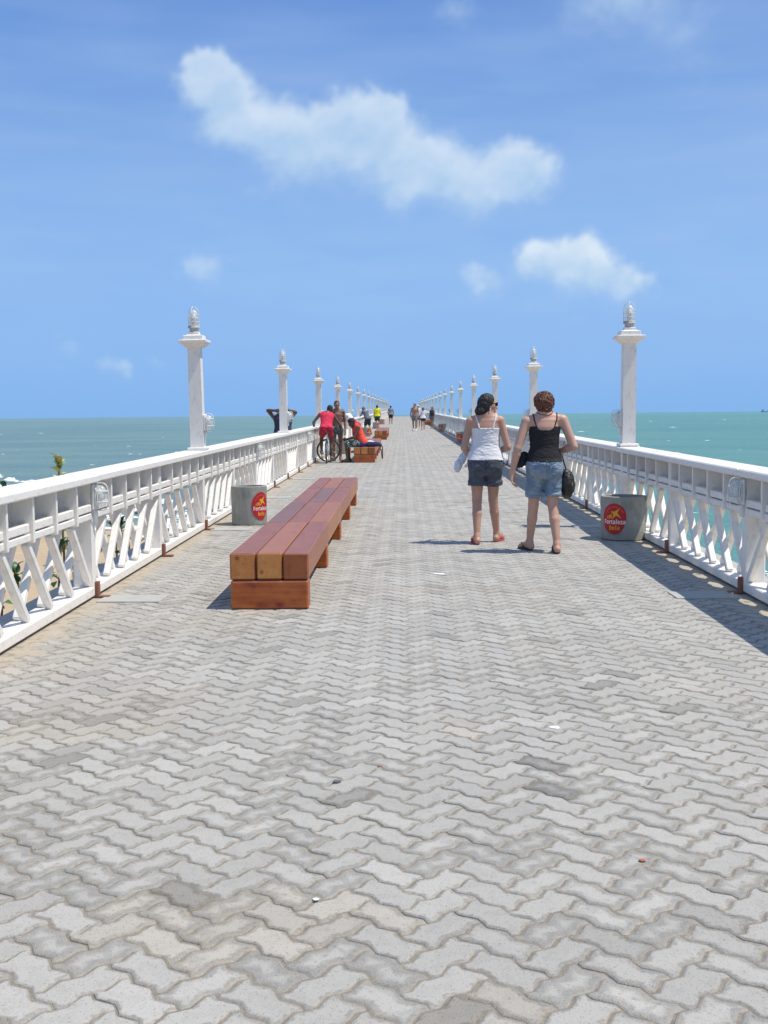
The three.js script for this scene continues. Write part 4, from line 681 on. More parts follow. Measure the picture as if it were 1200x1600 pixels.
// --- the woman in white, looking to the sea on the right
{
  const H = 1.645, t = thing('person', 'woman in a white strappy top and dark denim shorts walking away, looking right, red flip-flops', 'person', P(0.903, 12.42), -0.02);
  const S = fleshOut(skeleton(H, true, {
    width: 1.02, depth: 1.02, yaw: 1.2, nod: 0.03, legR: 0.98, armR: 1.0,
    hp: [V(-0.088, 0.86, 0.01), V(0.088, 0.86, -0.01)], kn: [V(-0.092, 0.47, 0.0), V(0.092, 0.475, -0.09)], an: [V(-0.098, 0.088, 0.12), V(0.135, 0.086, -0.15)], toe: [V(-0.125, 0.024, -0.075), V(0.205, 0.024, -0.34)],
    A: V(0, 0.775, 0.005), B: V(0.005, 1.425, 0.0), sh: [V(-0.168, 1.345, 0.005), V(0.168, 1.35, 0.0)],
    el: [V(-0.232, 1.055, 0.02), V(0.245, 1.06, 0.04)], wr: [V(-0.165, 0.985, -0.21), V(0.10, 0.985, -0.19)], head: V(0.03, 1.528, -0.012),
    hand: [{ dir: V(0.5, -0.1, -0.8), palm: V(1, 0, 0.3), curl: 0.9, thumb: V(0, 1, 0) }, { dir: V(-0.8, 0, -0.5), palm: V(0, 0, 1), curl: 0.6, thumb: V(0, 1, 0) }],
  }));
  body(t, S, M.skinFair, 0.0095, 0.0042);
  const TB = boxOf(S, [S.tp(0.2), S.tp(0.85)], 0.24);
  meshOf(t, 'strappy_top', topF(S, { from: 0.225, to: 0.765, off: 0.010, loose: 0.018, wrinkle: 0.005 }), TB, 0.0085, M.white);
  part(t, 'shoulder_strap', merge([-1, 1].map((s) => strap(S, [S.tp(0.76, s * 0.098, 0.16), S.tp(0.86, s * 0.105, 0.13), S.tp(0.97, s * 0.112, 0.06), S.tp(0.99, s * 0.11, -0.02), S.tp(0.88, s * 0.10, -0.14), S.tp(0.77, s * 0.09, -0.17)], 0.0085))), M.white);
  const sf = shortsF(S, { top: 0.245, hem: 0.54, flare: 0.03, off: 0.014, cuff: 0.035, wrinkle: 0.008 });
  const sh = meshOf(t, 'denim_shorts', sf, boxOf(S, [S.tp(0.32), ...S.hp, S.hp[0].clone().lerp(S.kn[0], 0.6), S.hp[1].clone().lerp(S.kn[1], 0.6)], 0.2), 0.009, M.denimDark);
  const surf = (x, y, dz) => { let z = 0.35; while (z > -0.2 && sf(x, y, z) > 0.002) z -= 0.004; return V(x, y, z + dz); };
  part(sh, 'pocket_flap', polys([[surf(0.045, 0.885, 0.008), surf(0.135, 0.888, 0.008), surf(0.135, 0.853, 0.012), surf(0.09, 0.842, 0.014), surf(0.045, 0.85, 0.012)], [surf(0.045, 0.885, -0.004), surf(0.135, 0.888, -0.004), surf(0.135, 0.853, 0.0), surf(0.09, 0.842, 0.0), surf(0.045, 0.85, 0.0)]]), M.denimDark);
  part(sh, 'seam', tube([surf(0, 0.905, 0.002), surf(0, 0.89, 0.002), surf(0, 0.87, 0.002), surf(0, 0.82, 0.001)], 0.004, 6, 20), M.denimSeam);
  for (const s of [-1, 1]) part(sh, 'pocket_flap', polys([[V(s * 0.172, 0.93, 0.05), V(s * 0.185, 0.90, -0.05), V(s * 0.232, 0.845, -0.03), V(s * 0.222, 0.845, 0.045)], [V(s * 0.168, 0.925, 0.05), V(s * 0.178, 0.89, -0.05), V(s * 0.215, 0.842, -0.03), V(s * 0.21, 0.842, 0.045)]]), M.denimDark);
  hair(t, S, M.hairBlack, { cap: 0.014, down: -0.128, bob: true, comb: 0.3, lump: 0.005, freq: 44, face: -0.05, cell: 0.0052, bulk: 0.0 });
  const gl = (x, y, z) => S.toHead(x, y, z), gs = [];
  for (const s of [-1, 1]) { const p = gl(s * 0.034, 0.008, -0.090), g = cbox(0.056, 0.042, 0.008, 0.008); g.applyMatrix4(S.hm); g.translate(p.x, p.y, p.z); gs.push(g, tube([gl(s * 0.06, 0.016, -0.088), gl(s * 0.08, 0.014, -0.03), gl(s * 0.082, 0.0, 0.02)], 0.0045, 6, 12)); }
  part(t, 'sunglasses', merge(gs), M.sun);
  { const p = gl(0.083, -0.052, 0.006), g = new THREE.SphereGeometry(0.008, 10, 8); part(t, 'earring', at(g, p.x, p.y, p.z), M.pearl); }
  flipFlop(t, S, 0, M.redRubber); flipFlop(t, S, 1, M.redRubber);
  // the white cloth she carries
  const cl = thing('white_cloth', 'folded white cloth hanging from the left hand of the woman in white', 'cloth', P(0.903 - 0.25, 12.42 + 0.1), 0.2);
  const cf = unionOf([cone(V(0.03, 1.01, -0.06), V(-0.04, 0.86, 0.0), 0.022, 0.042), cone(V(-0.04, 0.88, 0.0), V(-0.06, 0.82, 0.01), 0.042, 0.036), cone(V(0.06, 0.99, -0.03), V(0.0, 0.90, 0.0), 0.022, 0.03)], 0.02);
  part(cl, 'cloth', surfaceNets((x, y, z) => Math.max(cf(x, y, z) - 0.012 * fbm3(x * 20, y * 12, z * 20, 3), 0.755 + 0.1 * (x + 0.03) - y), V(-0.16, 0.72, -0.14), V(0.16, 1.1, 0.15), 0.008), M.whiteCloth);
}
// --- the woman in black
{
  const H = 1.66, t = thing('person', 'woman with short curly auburn hair, black strappy top and light denim shorts, walking away', 'person', P(1.455, 11.62), 0.03);
  const S = fleshOut(skeleton(H, true, {
    width: 1.0, depth: 1.06, yaw: -0.12, nod: 0.12, legR: 0.98, armR: 1.1,
    hp: [V(-0.088, 0.865, -0.01), V(0.088, 0.865, 0.01)], kn: [V(-0.10, 0.475, -0.10), V(0.088, 0.48, 0.0)], an: [V(-0.13, 0.088, -0.16), V(0.11, 0.09, 0.13)], toe: [V(-0.20, 0.024, -0.34), V(0.125, 0.024, -0.065)],
    A: V(-0.005, 0.775, 0.005), B: V(0.0, 1.432, -0.01), sh: [V(-0.192, 1.345, 0.0), V(0.19, 1.36, 0.0)],
    el: [V(-0.285, 1.075, 0.05), V(0.292, 1.09, 0.05)], wr: [V(-0.335, 0.83, 0.02), V(0.11, 1.02, -0.17)], head: V(-0.005, 1.528, -0.035),
    hand: [{ dir: V(0.0, -1, -0.05), palm: V(0.8, 0, 0.4), curl: 0.6, thumb: V(0.2, 0, -1) }, { dir: V(-0.8, 0, -0.5), palm: V(0, 0, 1), curl: 0.6, thumb: V(0, 1, 0) }],
  }));
  body(t, S, M.skinFair2, 0.0095, 0.0042);
  meshOf(t, 'strappy_top', topF(S, { from: 0.235, to: 0.795, off: 0.010, scoop: 0.055, loose: 0.006, wrinkle: 0.004 }), boxOf(S, [S.tp(0.2), S.tp(0.85)], 0.24), 0.0085, M.black);
  part(t, 'shoulder_strap', merge([-1, 1].map((s) => strap(S, [S.tp(0.78, s * 0.118, 0.16), S.tp(0.86, s * 0.12, 0.13), S.tp(0.97, s * 0.122, 0.06), S.tp(0.99, s * 0.12, -0.02), S.tp(0.88, s * 0.11, -0.14), S.tp(0.77, s * 0.1, -0.17)], 0.0062))), M.black);
  const sf = shortsF(S, { top: 0.285, hem: 0.72, flare: 0.026, off: 0.010, cuff: 0.02, wrinkle: 0.009 });
  const sh = meshOf(t, 'denim_shorts', sf, boxOf(S, [S.tp(0.32), ...S.hp, S.hp[0].clone().lerp(S.kn[0], 0.8), S.hp[1].clone().lerp(S.kn[1], 0.8)], 0.2), 0.009, M.denimLight);
  const surf = (x, y, dz) => { let z = 0.35; while (z > -0.2 && sf(x, y, z) > 0.002) z -= 0.004; return V(x, y, z + dz); };
  M.denimSeam2 = std(C(0.13, 0.18, 0.25), 0.9);
  for (const s of [-1, 1]) part(sh, 'back_pocket', polys([0.007, -0.004].map((d) => [surf(s * 0.035, 0.905, d), surf(s * 0.125, 0.915, d), surf(s * 0.125, 0.83, d), surf(s * 0.08, 0.81, d), surf(s * 0.037, 0.825, d)])), M.denimLight);
  part(sh, 'seam', merge([tube([surf(0, 0.955, 0.002), surf(0, 0.91, 0.002), surf(0, 0.86, 0.002), surf(0, 0.80, 0.001)], 0.0035, 6, 20), tube([surf(-0.15, 0.925, 0.002), surf(-0.07, 0.925, 0.002), surf(0, 0.905, 0.002), surf(0.07, 0.925, 0.002), surf(0.15, 0.925, 0.002)], 0.003, 6, 24)]), M.denimSeam2);
  hair(t, S, M.hairAuburn, { cap: 0.019, down: -0.095, nape: true, comb: 0.6, lump: 0.011, freq: 34, face: -0.05, cell: 0.006, bulk: 0.012 });
  part(t, 'necklace', strap(S, [S.tp(1.0, -0.07, 0.0), S.tp(0.98, -0.05, 0.06), S.tp(0.975, 0, 0.09), S.tp(0.98, 0.05, 0.06), S.tp(1.0, 0.07, 0)], 0.004), M.hairAuburn);
  flipFlop(t, S, 0, M.blackRubber); flipFlop(t, S, 1, M.blackRubber);
  const bag = thing('black_handbag', 'round black handbag hanging at the right hip of the woman in black', 'handbag', P(1.455 + 0.235, 11.62 + 0.07), 0);
  const bf = ellip(V(0, 0.70, 0), 0.088, 0.155, 0.13);
  part(bag, 'bag', surfaceNets((x, y, z) => bf(x, y, z) - 0.008 * fbm3(x * 16, y * 16, z * 16, 3), V(-0.14, 0.5, -0.18), V(0.14, 0.9, 0.18), 0.009), std(C(0.018, 0.016, 0.015), 0.5));
  part(bag, 'buckle', at(cbox(0.012, 0.03, 0.012, 0.003), 0.045, 0.70, 0.115), std(C(0.55, 0.42, 0.12), 0.3, { metalness: 0.8 }));
  part(bag, 'strap', tube([V(-0.005, 0.85, 0.02), V(-0.03, 0.94, 0.0), V(-0.04, 1.02, -0.06)], 0.008, 6, 14), M.blackRubber);
  const po = thing('black_pouch', 'small black waist pouch at the left hip of the woman in black', 'pouch', P(1.455 - 0.235, 11.62 + 0.02), 0.3);
  part(po, 'pouch', (() => { const f = unionOf([cone(V(0.02, 1.0, 0), V(-0.03, 0.90, 0.02), 0.04, 0.036), cone(V(0.05, 0.99, 0), V(0.02, 0.93, 0), 0.04, 0.04)], 0.03); return surfaceNets((x, y, z) => Math.max(f(x, y, z) - 0.008 * fbm3(x * 22, y * 22, z * 22, 3), 0.875 - y), V(-0.12, 0.84, -0.1), V(0.14, 1.08, 0.12), 0.008); })(), M.black);
}
// --- the others
function figure(label, pos, turn, S, skin, cell, clothes, hairMat, hairO = {}) {
  const t = thing('person', label, 'person', pos, turn); fleshOut(S); body(t, S, skin, cell, cell * 0.55);
  for (const [name, f, pts, m, lab] of clothes(S)) meshOf(t, name, f, boxOf(S, pts, 0.24), cell * 0.85, m, lab);
  if (hairMat) hair(t, S, hairMat, { cell: cell * 0.8, cap: 0.012, down: -0.06, lump: 0.005, freq: 40, nape: true, ...hairO }); eyes(t, S); return [t, S];
}
const SH = (S, m, o) => ['shorts', shortsF(S, o), [S.tp(0.32), ...S.hp, S.hp[0].clone().lerp(S.kn[0], o.hem ?? 0.5), S.hp[1].clone().lerp(S.kn[1], o.hem ?? 0.5)], m];
const TP = (S, m, o, name = 't_shirt') => [name, topF(S, o), [S.tp(0.2), S.tp(1), ...S.sh, ...(o.sleeve ? S.el : [])], m];
const shoes = (t, S, m) => part(t, 'shoes', surfaceNets(grow(either(S.footF[0], S.footF[1]), 0.008), boxOf(S, [...S.an, ...S.toe], 0.12).min, boxOf(S, [...S.an, ...S.toe], 0.12).max, 0.011), m);
M.redCloth = weave(0.66, 0.028, 0.075, 0.1, 7); M.redDark = weave(0.50, 0.02, 0.05, 0.1, 8); M.orange = weave(0.80, 0.085, 0.045, 0.08, 9); M.navy = weave(0.02, 0.028, 0.085, 0.15, 10); M.blue = weave(0.03, 0.06, 0.24, 0.1, 11);
M.floral = std(C(1, 1, 1), 0.85, { map: tex(256, 256, (u, v) => { const n = pf(u, v, 12, 2, 3), m = pf(u, v, 14, 2, 13); return n > 0.13 ? [0.52, 0.58, 0.54] : m > 0.1 ? [0.05, 0.14, 0.12] : [0.025, 0.055, 0.06]; }, { rx: 3, ry: 3 }) });
M.yellow = weave(0.80, 0.72, 0.02, 0.06, 12); M.greenDark = weave(0.03, 0.06, 0.055, 0.15, 13); M.greyTee = weave(0.26, 0.28, 0.31, 0.1, 14); M.greyTee2 = weave(0.12, 0.13, 0.16, 0.1, 15); M.charcoal = weave(0.03, 0.032, 0.045, 0.15, 16); M.greyShort = weave(0.20, 0.19, 0.20, 0.2, 17); M.shoeWhite = std(C(0.7, 0.7, 0.7), 0.7); M.navyTank = weave(0.035, 0.042, 0.085, 0.15, 18);

// boy in red leaning off his bicycle, left hand on the railing
{
  const S = skeleton(1.66, false, { width: 0.98, yaw: 0.5, nod: 0.25, legR: 0.92, armR: 0.92, hp: [V(-0.085, 0.93, 0.02), V(0.085, 0.93, 0.02)], kn: [V(-0.15, 0.62, -0.2), V(0.13, 0.55, -0.14)], an: [V(-0.13, 0.32, 0.02), V(0.15, 0.14, 0.0)], toe: [V(-0.14, 0.27, -0.17), V(0.19, 0.075, -0.18)],
    A: V(0.0, 0.83, 0.06), B: V(0.02, 1.40, -0.24), sh: [V(-0.185, 1.34, -0.17), V(0.215, 1.29, -0.25)], el: [V(-0.36, 1.12, -0.10), V(0.38, 1.05, -0.22)], wr: [V(-0.345, 0.96, -0.26), V(0.40, 0.80, -0.34)], head: V(0.1, 1.49, -0.33), hand: [{ dir: V(-0.4, -0.6, -0.3), palm: V(0, -1, 0), curl: 0.3, thumb: V(1, 0, 0) }, { curl: 0.9 }] });
  const [t, s] = figure('boy in red tank top and shorts straddling a bicycle, hand on the left railing', P(-2.14, 31.3), 0.0, S, M.skinDark, 0.0115, (S) => [TP(S, M.redCloth, { from: 0.14, to: 0.93, off: 0.014, loose: 0.018, shoulders: 1, wrinkle: 0.008 }, 'tank_top'), SH(S, M.redDark, { top: 0.3, hem: 0.5, flare: 0.035, off: 0.018, wrinkle: 0.008 })], M.hairBlack, { cap: 0.006 });
  shoes(t, s, M.greyShort);
}
// bicycle: rear wheel edge-on to the camera, front wheel turned flat across
M.tyre = std(C(0.03, 0.03, 0.032), 0.8); M.chrome = std(C(0.6, 0.6, 0.62), 0.3, { metalness: 0.8 }); M.bikeBlue = std(C(0.42, 0.55, 0.70), 0.35); M.bikeRed = std(C(0.45, 0.08, 0.1), 0.4); M.saddle = std(C(0.015, 0.015, 0.015), 0.5);
{
  const t = thing('bicycle', 'pale blue bicycle under the boy in red, front wheel turned sideways', 'bicycle', P(-2.10, 31.2), 0.0);
  const wheel = (c, turn) => { const r = 0.315, g = (geo) => at(geo, c.x, c.y, c.z, 0, turn, 0), w = part(t, 'wheel', g(new THREE.TorusGeometry(r, 0.021, 10, 44)), M.tyre); part(w, 'rim', g(new THREE.TorusGeometry(r - 0.026, 0.011, 8, 44)), M.chrome); const sp = []; for (let k = 0; k < 16; k++) sp.push(at(new THREE.CylinderGeometry(0.0022, 0.0022, r - 0.03, 5), Math.sin(k * Math.PI / 8) * (r - 0.03) / 2, Math.cos(k * Math.PI / 8) * (r - 0.03) / 2, 0, 0, 0, -k * Math.PI / 8)); sp.push(at(new THREE.CylinderGeometry(0.022, 0.022, 0.07, 12), 0, 0, 0, Math.PI / 2)); part(w, 'spokes', g(merge(sp)), M.chrome); return w; };
  const rw = V(0.0, 0.336, 0.36), fw = V(-0.02, 0.336, -0.62), bb = V(0, 0.3, -0.06), st = V(0, 0.76, 0.1), hd = V(0, 0.78, -0.42), hb = V(-0.005, 0.62, -0.46);
  wheel(rw, Math.PI / 2); wheel(fw, 0.12);
  part(t, 'frame', merge([tube([bb, bb.clone().lerp(st, 0.5), st], 0.018, 8), tube([st, st.clone().lerp(hd, 0.5), hd], 0.018, 8), tube([bb, bb.clone().lerp(hb, 0.5), hb], 0.02, 8), tube([hd, hb], 0.022, 8), ...[-0.035, 0.035].flatMap((x) => [tube([V(x, 0.3, -0.06), V(x * 1.4, 0.32, 0.15), V(x * 1.5, 0.336, 0.36)], 0.011, 6), tube([V(x * 0.4, 0.7, 0.1), V(x * 1.4, 0.52, 0.22), V(x * 1.5, 0.336, 0.36)], 0.01, 6)])]), M.bikeBlue);
  part(t, 'fork', merge([-0.05, 0.05].map((x) => tube([V(-0.005, 0.62, -0.46), V(-0.02 + x * 0.2, 0.5, -0.5 - x), V(-0.02, 0.336, -0.62 - x)], 0.013, 6))), M.bikeRed);
  part(t, 'handlebar', merge([tube([hd, V(0, 0.92, -0.4), V(0, 0.96, -0.4)], 0.014, 8), tube([V(-0.12, 0.98, -0.12), V(-0.05, 0.99, -0.36), V(0.04, 0.97, -0.52), V(0.14, 0.98, -0.62)], 0.013, 8)]), M.chrome);
  part(t, 'saddle', (() => { const g = new THREE.SphereGeometry(1, 14, 10); g.scale(0.07, 0.03, 0.13); return at(g, 0, 0.84, 0.12); })(), M.saddle);
  part(t, 'seat_post', tube([st, V(0, 0.84, 0.12)], 0.014, 8), M.chrome);
  part(t, 'pedals', merge([tube([V(0.06, 0.3, -0.06), V(0.07, 0.14, -0.05)], 0.01, 6), tube([V(-0.06, 0.3, -0.06), V(-0.07, 0.45, -0.07)], 0.01, 6), at(cbox(0.09, 0.02, 0.06, 0.004), 0.12, 0.125, -0.05), at(cbox(0.09, 0.02, 0.06, 0.004), -0.12, 0.25, -0.02), at(new THREE.CylinderGeometry(0.085, 0.085, 0.006, 24), 0.05, 0.3, -0.06, 0, 0, Math.PI / 2)]), M.saddle);
  part(t, 'reflector', at(cbox(0.12, 0.035, 0.01, 0.004), -0.23, 0.28, -0.60, 0, 0, -0.9), std(C(0.7, 0.36, 0.03), 0.4));
}
// youth in swim trunks, facing the camera
{
  const S = skeleton(1.72, false, { width: 0.92, yaw: 0.0, nod: 0.2, armR: 0.95, legR: 0.95, el: [V(-0.24, 1.12, 0.04), V(0.25, 1.12, 0.03)], wr: [V(-0.23, 0.87, -0.06), V(0.20, 0.9, -0.14)] });
  figure('bare-chested youth in dark patterned swim trunks, standing behind the bicycle', P(-1.90, 32.4), Math.PI + 0.2, S, M.skinBrown, 0.0125, (S) => [SH(S, M.floral, { top: 0.28, hem: 0.34, flare: 0.012, off: 0.01 })], M.hairBlack, { cap: 0.005 });
}
// seated person in an orange tank, head bowed, facing left
{
  const by = 0.43, S = skeleton(1.68, false, { width: 0.98, nod: 0.75, hp: [V(-0.09, by + 0.10, 0), V(0.09, by + 0.10, 0)], kn: [V(-0.13, by + 0.09, -0.43), V(0.12, by + 0.08, -0.41)], an: [V(-0.12, 0.09, -0.40), V(0.12, 0.09, -0.33)], toe: [V(-0.14, 0.02, -0.60), V(0.15, 0.02, -0.53)],
    A: V(0, by + 0.055, 0.05), B: V(0, by + 0.62, -0.14), sh: [V(-0.185, by + 0.545, -0.10), V(0.185, by + 0.545, -0.10)], el: [V(-0.24, by + 0.27, -0.22), V(0.23, by + 0.26, -0.2)], wr: [V(-0.06, by + 0.22, -0.42), V(0.06, by + 0.21, -0.42)], head: V(0, by + 0.68, -0.27), hand: [{ curl: 0.9 }, { curl: 0.9 }] });
  const [t, s] = figure('person in an orange tank top sitting on the bench, head bowed over hands', P(-1.17, 31.45), Math.PI / 2 + 0.1, S, M.skinDark, 0.0115, (S) => [TP(S, M.orange, { from: 0.05, to: 0.93, off: 0.014, loose: 0.02, shoulders: 1, wrinkle: 0.008 }, 'tank_top'), ['shorts', shortsF(S, { top: 0.18, hem: 0.25, flare: 0.02, off: 0.02 }), [S.tp(0.2), ...S.hp, ...S.kn], M.blue, 'plain blue upper part of the shorts'], ['shorts', shortsF(S, { top: 0.02, hem: 0.98, flare: 0.045, off: 0.012, wrinkle: 0.01 }), [...S.hp, ...S.kn], M.floral, 'patterned green and white legs of the shorts']], M.hairBlack, { cap: 0.012, lump: 0.008 });
}
{
  const t = thing('backpack', 'dark navy backpack lying on the bench behind the person in orange', 'backpack', P(-0.86, 31.55, 0.43), 0.2);
  const f = unionOf([cone(V(-0.14, 0.06, 0), V(0.16, 0.055, 0.03), 0.085, 0.07), cone(V(0.1, 0.05, 0.05), V(0.22, 0.03, 0.06), 0.06, 0.035)], 0.05);
  part(t, 'bag', surfaceNets((x, y, z) => Math.max(f(x, y, z) - 0.014 * fbm3(x * 14, y * 14, z * 14, 3), -y), V(-0.3, -0.03, -0.2), V(0.34, 0.22, 0.22), 0.011), M.navy);
  part(t, 'strap', tube([V(0.18, 0.06, 0.08), V(0.25, 0.02, 0.09), V(0.27, -0.15, 0.09), V(0.26, -0.34, 0.08), V(0.25, -0.26, 0.05), V(0.245, -0.08, 0.04)], 0.014, 6, 30), M.charcoal);
  const c = thing('white_towel', 'crumpled white towel on the bench between the backpack and the person in orange', 'towel', P(-0.93, 31.72, 0.43), 0.3), h = ellip(V(0, 0.06, 0), 0.15, 0.11, 0.12);
  part(c, 'towel', surfaceNets((x, y, z) => Math.max(h(x, y, z) - 0.02 * fbm3(x * 12, y * 12, z * 12, 3), -y), V(-0.22, -0.02, -0.2), V(0.22, 0.24, 0.2), 0.012), M.whiteCloth);
}
// person leaning on the railing in a red and white top
{
  const S = skeleton(1.70, false, { yaw: 0.1, nod: 0.45, A: V(0, 0.80, 0.05), B: V(0, 1.31, -0.34), sh: [V(-0.19, 1.27, -0.28), V(0.19, 1.27, -0.28)], el: [V(-0.24, 1.08, -0.46), V(0.24, 1.08, -0.46)], wr: [V(-0.10, 1.06, -0.66), V(0.12, 1.06, -0.66)], head: V(0, 1.36, -0.50), hand: [{ dir: V(0.5, -0.1, -0.6), palm: V(0, -1, 0) }, { dir: V(-0.5, -0.1, -0.6), palm: V(0, -1, 0) }] });
  figure('person in a white top with a red vest bending forward behind the seated person', P(-1.60, 38.3), Math.PI / 2 - 0.25, S, M.skinBrown, 0.013, (S) => [TP(S, M.whiteCloth, { from: 0.62, to: 0.96, off: 0.016, sleeve: 0.6, loose: 0.01 }), TP(S, M.redDark, { from: 0.12, to: 0.62, off: 0.02, loose: 0.015 }, 'vest'), SH(S, M.redDark, { top: 0.3, hem: 0.75, flare: 0.035, off: 0.02 })], M.hairBlack, { cap: 0.01 });
}
// man with hands behind his head, standing on the ledge outside the left railing
{
  const S = skeleton(1.68, false, { width: 1.2, depth: 1.05, nod: 0.15, yaw: 0.2, armR: 1.08, B: V(0.02, 1.42, 0.02), sh: [V(-0.2, 1.34, 0.02), V(0.2, 1.34, 0.02)], el: [V(-0.335, 1.50, -0.06), V(0.325, 1.45, -0.03)], wr: [V(-0.19, 1.50, 0.10), V(0.13, 1.505, 0.12)], head: V(0.06, 1.545, 0.0), hand: [{ dir: V(0.8, 0, 0.2), palm: V(0, 0, -1), thumb: V(0, -1, 0) }, { dir: V(-0.8, 0, 0.2), palm: V(0, 0, -1), thumb: V(0, -1, 0) }] });
  figure('man in a dark navy tank top outside the left railing, hands clasped behind his head', P(-2.87, 26.8, -0.03), 0.25, S, M.skinDark, 0.0125, (S) => [TP(S, M.navyTank, { from: 0.1, to: 0.93, off: 0.016, loose: 0.02, shoulders: 1 }, 'tank_top'), SH(S, M.charcoal, { top: 0.25, hem: 0.8, flare: 0.03, off: 0.018 })], M.hairGrey, { cap: 0.004 });
}
// stooping man in grey
{
  const S = skeleton(1.70, false, { yaw: -0.5, nod: 0.35, A: V(0, 0.80, 0.05), B: V(0, 1.37, -0.22), sh: [V(-0.19, 1.32, -0.17), V(0.19, 1.32, -0.17)], el: [V(-0.25, 1.1, -0.32), V(0.25, 1.08, -0.3)], wr: [V(-0.22, 0.98, -0.50), V(0.22, 0.98, -0.50)], head: V(0, 1.47, -0.33), kn: [V(-0.1, 0.46, -0.12), V(0.1, 0.47, 0.04)], an: [V(-0.1, 0.09, -0.05), V(0.1, 0.09, 0.2)], toe: [V(-0.12, 0.02, -0.25), V(0.12, 0.02, 0.02)] });
  figure('grey-haired man in a grey shirt and dark shorts stooping beside the left railing', P(-2.02, 64.5), 0.85, S, M.skinTan, 0.016, (S) => [TP(S, M.greyTee2, { from: 0.08, to: 0.95, off: 0.018, sleeve: 0.65, loose: 0.02 }), SH(S, M.charcoal, { top: 0.3, hem: 0.8, flare: 0.035, off: 0.018 })], M.hairGrey);
}
const walker = (H, female, ph, o = {}) => skeleton(H, female, { kn: [V(-0.095, 0.47, -0.06 - ph).multiplyScalar(H / 1.65), V(0.095, 0.47, -0.02 + ph).multiplyScalar(H / 1.65)], an: [V(-0.09, 0.088, -ph * 1.6).multiplyScalar(H / 1.65), V(0.09, 0.09, 0.04 + ph * 1.6).multiplyScalar(H / 1.65)], toe: [V(-0.11, 0.022, -0.19 - ph * 1.6).multiplyScalar(H / 1.65), V(0.11, 0.022, -0.15 + ph * 1.6).multiplyScalar(H / 1.65)], ...o });
figure('man in a bright yellow T-shirt and dark green shorts walking away near the left railing', P(-1.98, 86.5), 0, walker(1.74, false, 0.06, { width: 1.12 }), M.skinTan, 0.017, (S) => [TP(S, M.yellow, { from: 0.1, to: 0.97, off: 0.02, sleeve: 0.6, loose: 0.02 }), SH(S, M.greenDark, { top: 0.3, hem: 0.85, flare: 0.04, off: 0.02 })], M.hairBlack, { cap: 0.008 });
figure('man in a light grey T-shirt and dark shorts walking away, farthest on the left', P(-1.15, 106), -0.1, walker(1.73, false, -0.07, { width: 1.05, el: [V(-0.27, 1.14, 0.06), V(0.27, 1.13, 0.02)] }), M.skinTan, 0.018, (S) => [TP(S, M.greyTee, { from: 0.12, to: 0.97, off: 0.02, sleeve: 0.6, loose: 0.02 }), SH(S, M.charcoal, { top: 0.3, hem: 0.75, flare: 0.035, off: 0.02 })], M.hairBlack, { cap: 0.008 });
{
  const [t, S] = figure('bare-chested man in grey shorts walking towards the camera, white shoes', P(0.76, 74), Math.PI - 0.1, walker(1.78, false, 0.06, { width: 1.05, depth: 1.12, yaw: 0.5, el: [V(-0.25, 1.14, 0.05), V(0.26, 1.14, 0.05)] }), M.skinTan, 0.016, (S) => [SH(S, M.greyShort, { top: 0.25, hem: 0.6, flare: 0.03, off: 0.016 })], M.hairBlack, { cap: 0.008 });
  shoes(t, S, M.shoeWhite);
}
figure('girl in a white T-shirt and dark shorts walking beside the bare-chested man', P(1.36, 77), 0.1, walker(1.52, true, -0.05, { width: 0.98, yaw: -0.4 }), M.skinFair, 0.016, (S) => [TP(S, M.white, { from: 0.12, to: 0.97, off: 0.018, sleeve: 0.7, loose: 0.03 }), SH(S, M.charcoal, { top: 0.3, hem: 0.45, flare: 0.03, off: 0.016 })], M.hairAuburn, { cap: 0.012, long: 0.12 });
figure('girl with long dark hair in a dark top and shorts, near the right railing', P(2.08, 81), Math.PI - 0.5, walker(1.55, true, 0.05, { width: 0.96 }), M.skinTan, 0.016, (S) => [TP(S, M.charcoal, { from: 0.2, to: 0.95, off: 0.014, shoulders: 1 }, 'tank_top'), SH(S, M.greyTee2, { top: 0.3, hem: 0.4, flare: 0.02, off: 0.014 })], M.hairBlack, { cap: 0.016, long: 0.36, bob: true });
{
  const [t, S] = figure('person in a white cap and pale top, half hidden behind the bare-chested man', P(1.17, 88), Math.PI, walker(1.72, false, 0.05, {}), M.skinTan, 0.018, (S) => [TP(S, M.whiteCloth, { from: 0.12, to: 0.97, off: 0.018, sleeve: 0.6, loose: 0.02 }), SH(S, M.charcoal, { top: 0.3, hem: 0.75, flare: 0.03, off: 0.02 })], null);
  const cf = either(ellip(V(0, 0.05 * S.k, 0.01), 0.092, 0.075, 0.108), ellip(V(0, 0.045 * S.k, -0.12), 0.065, 0.012, 0.07)); meshOf(t, 'cap', inFrameOf(both(cf, (x, y) => 0.032 - y), S.head, S.hm), bound([S.head], 0.22), 0.012, M.whiteCloth);
}

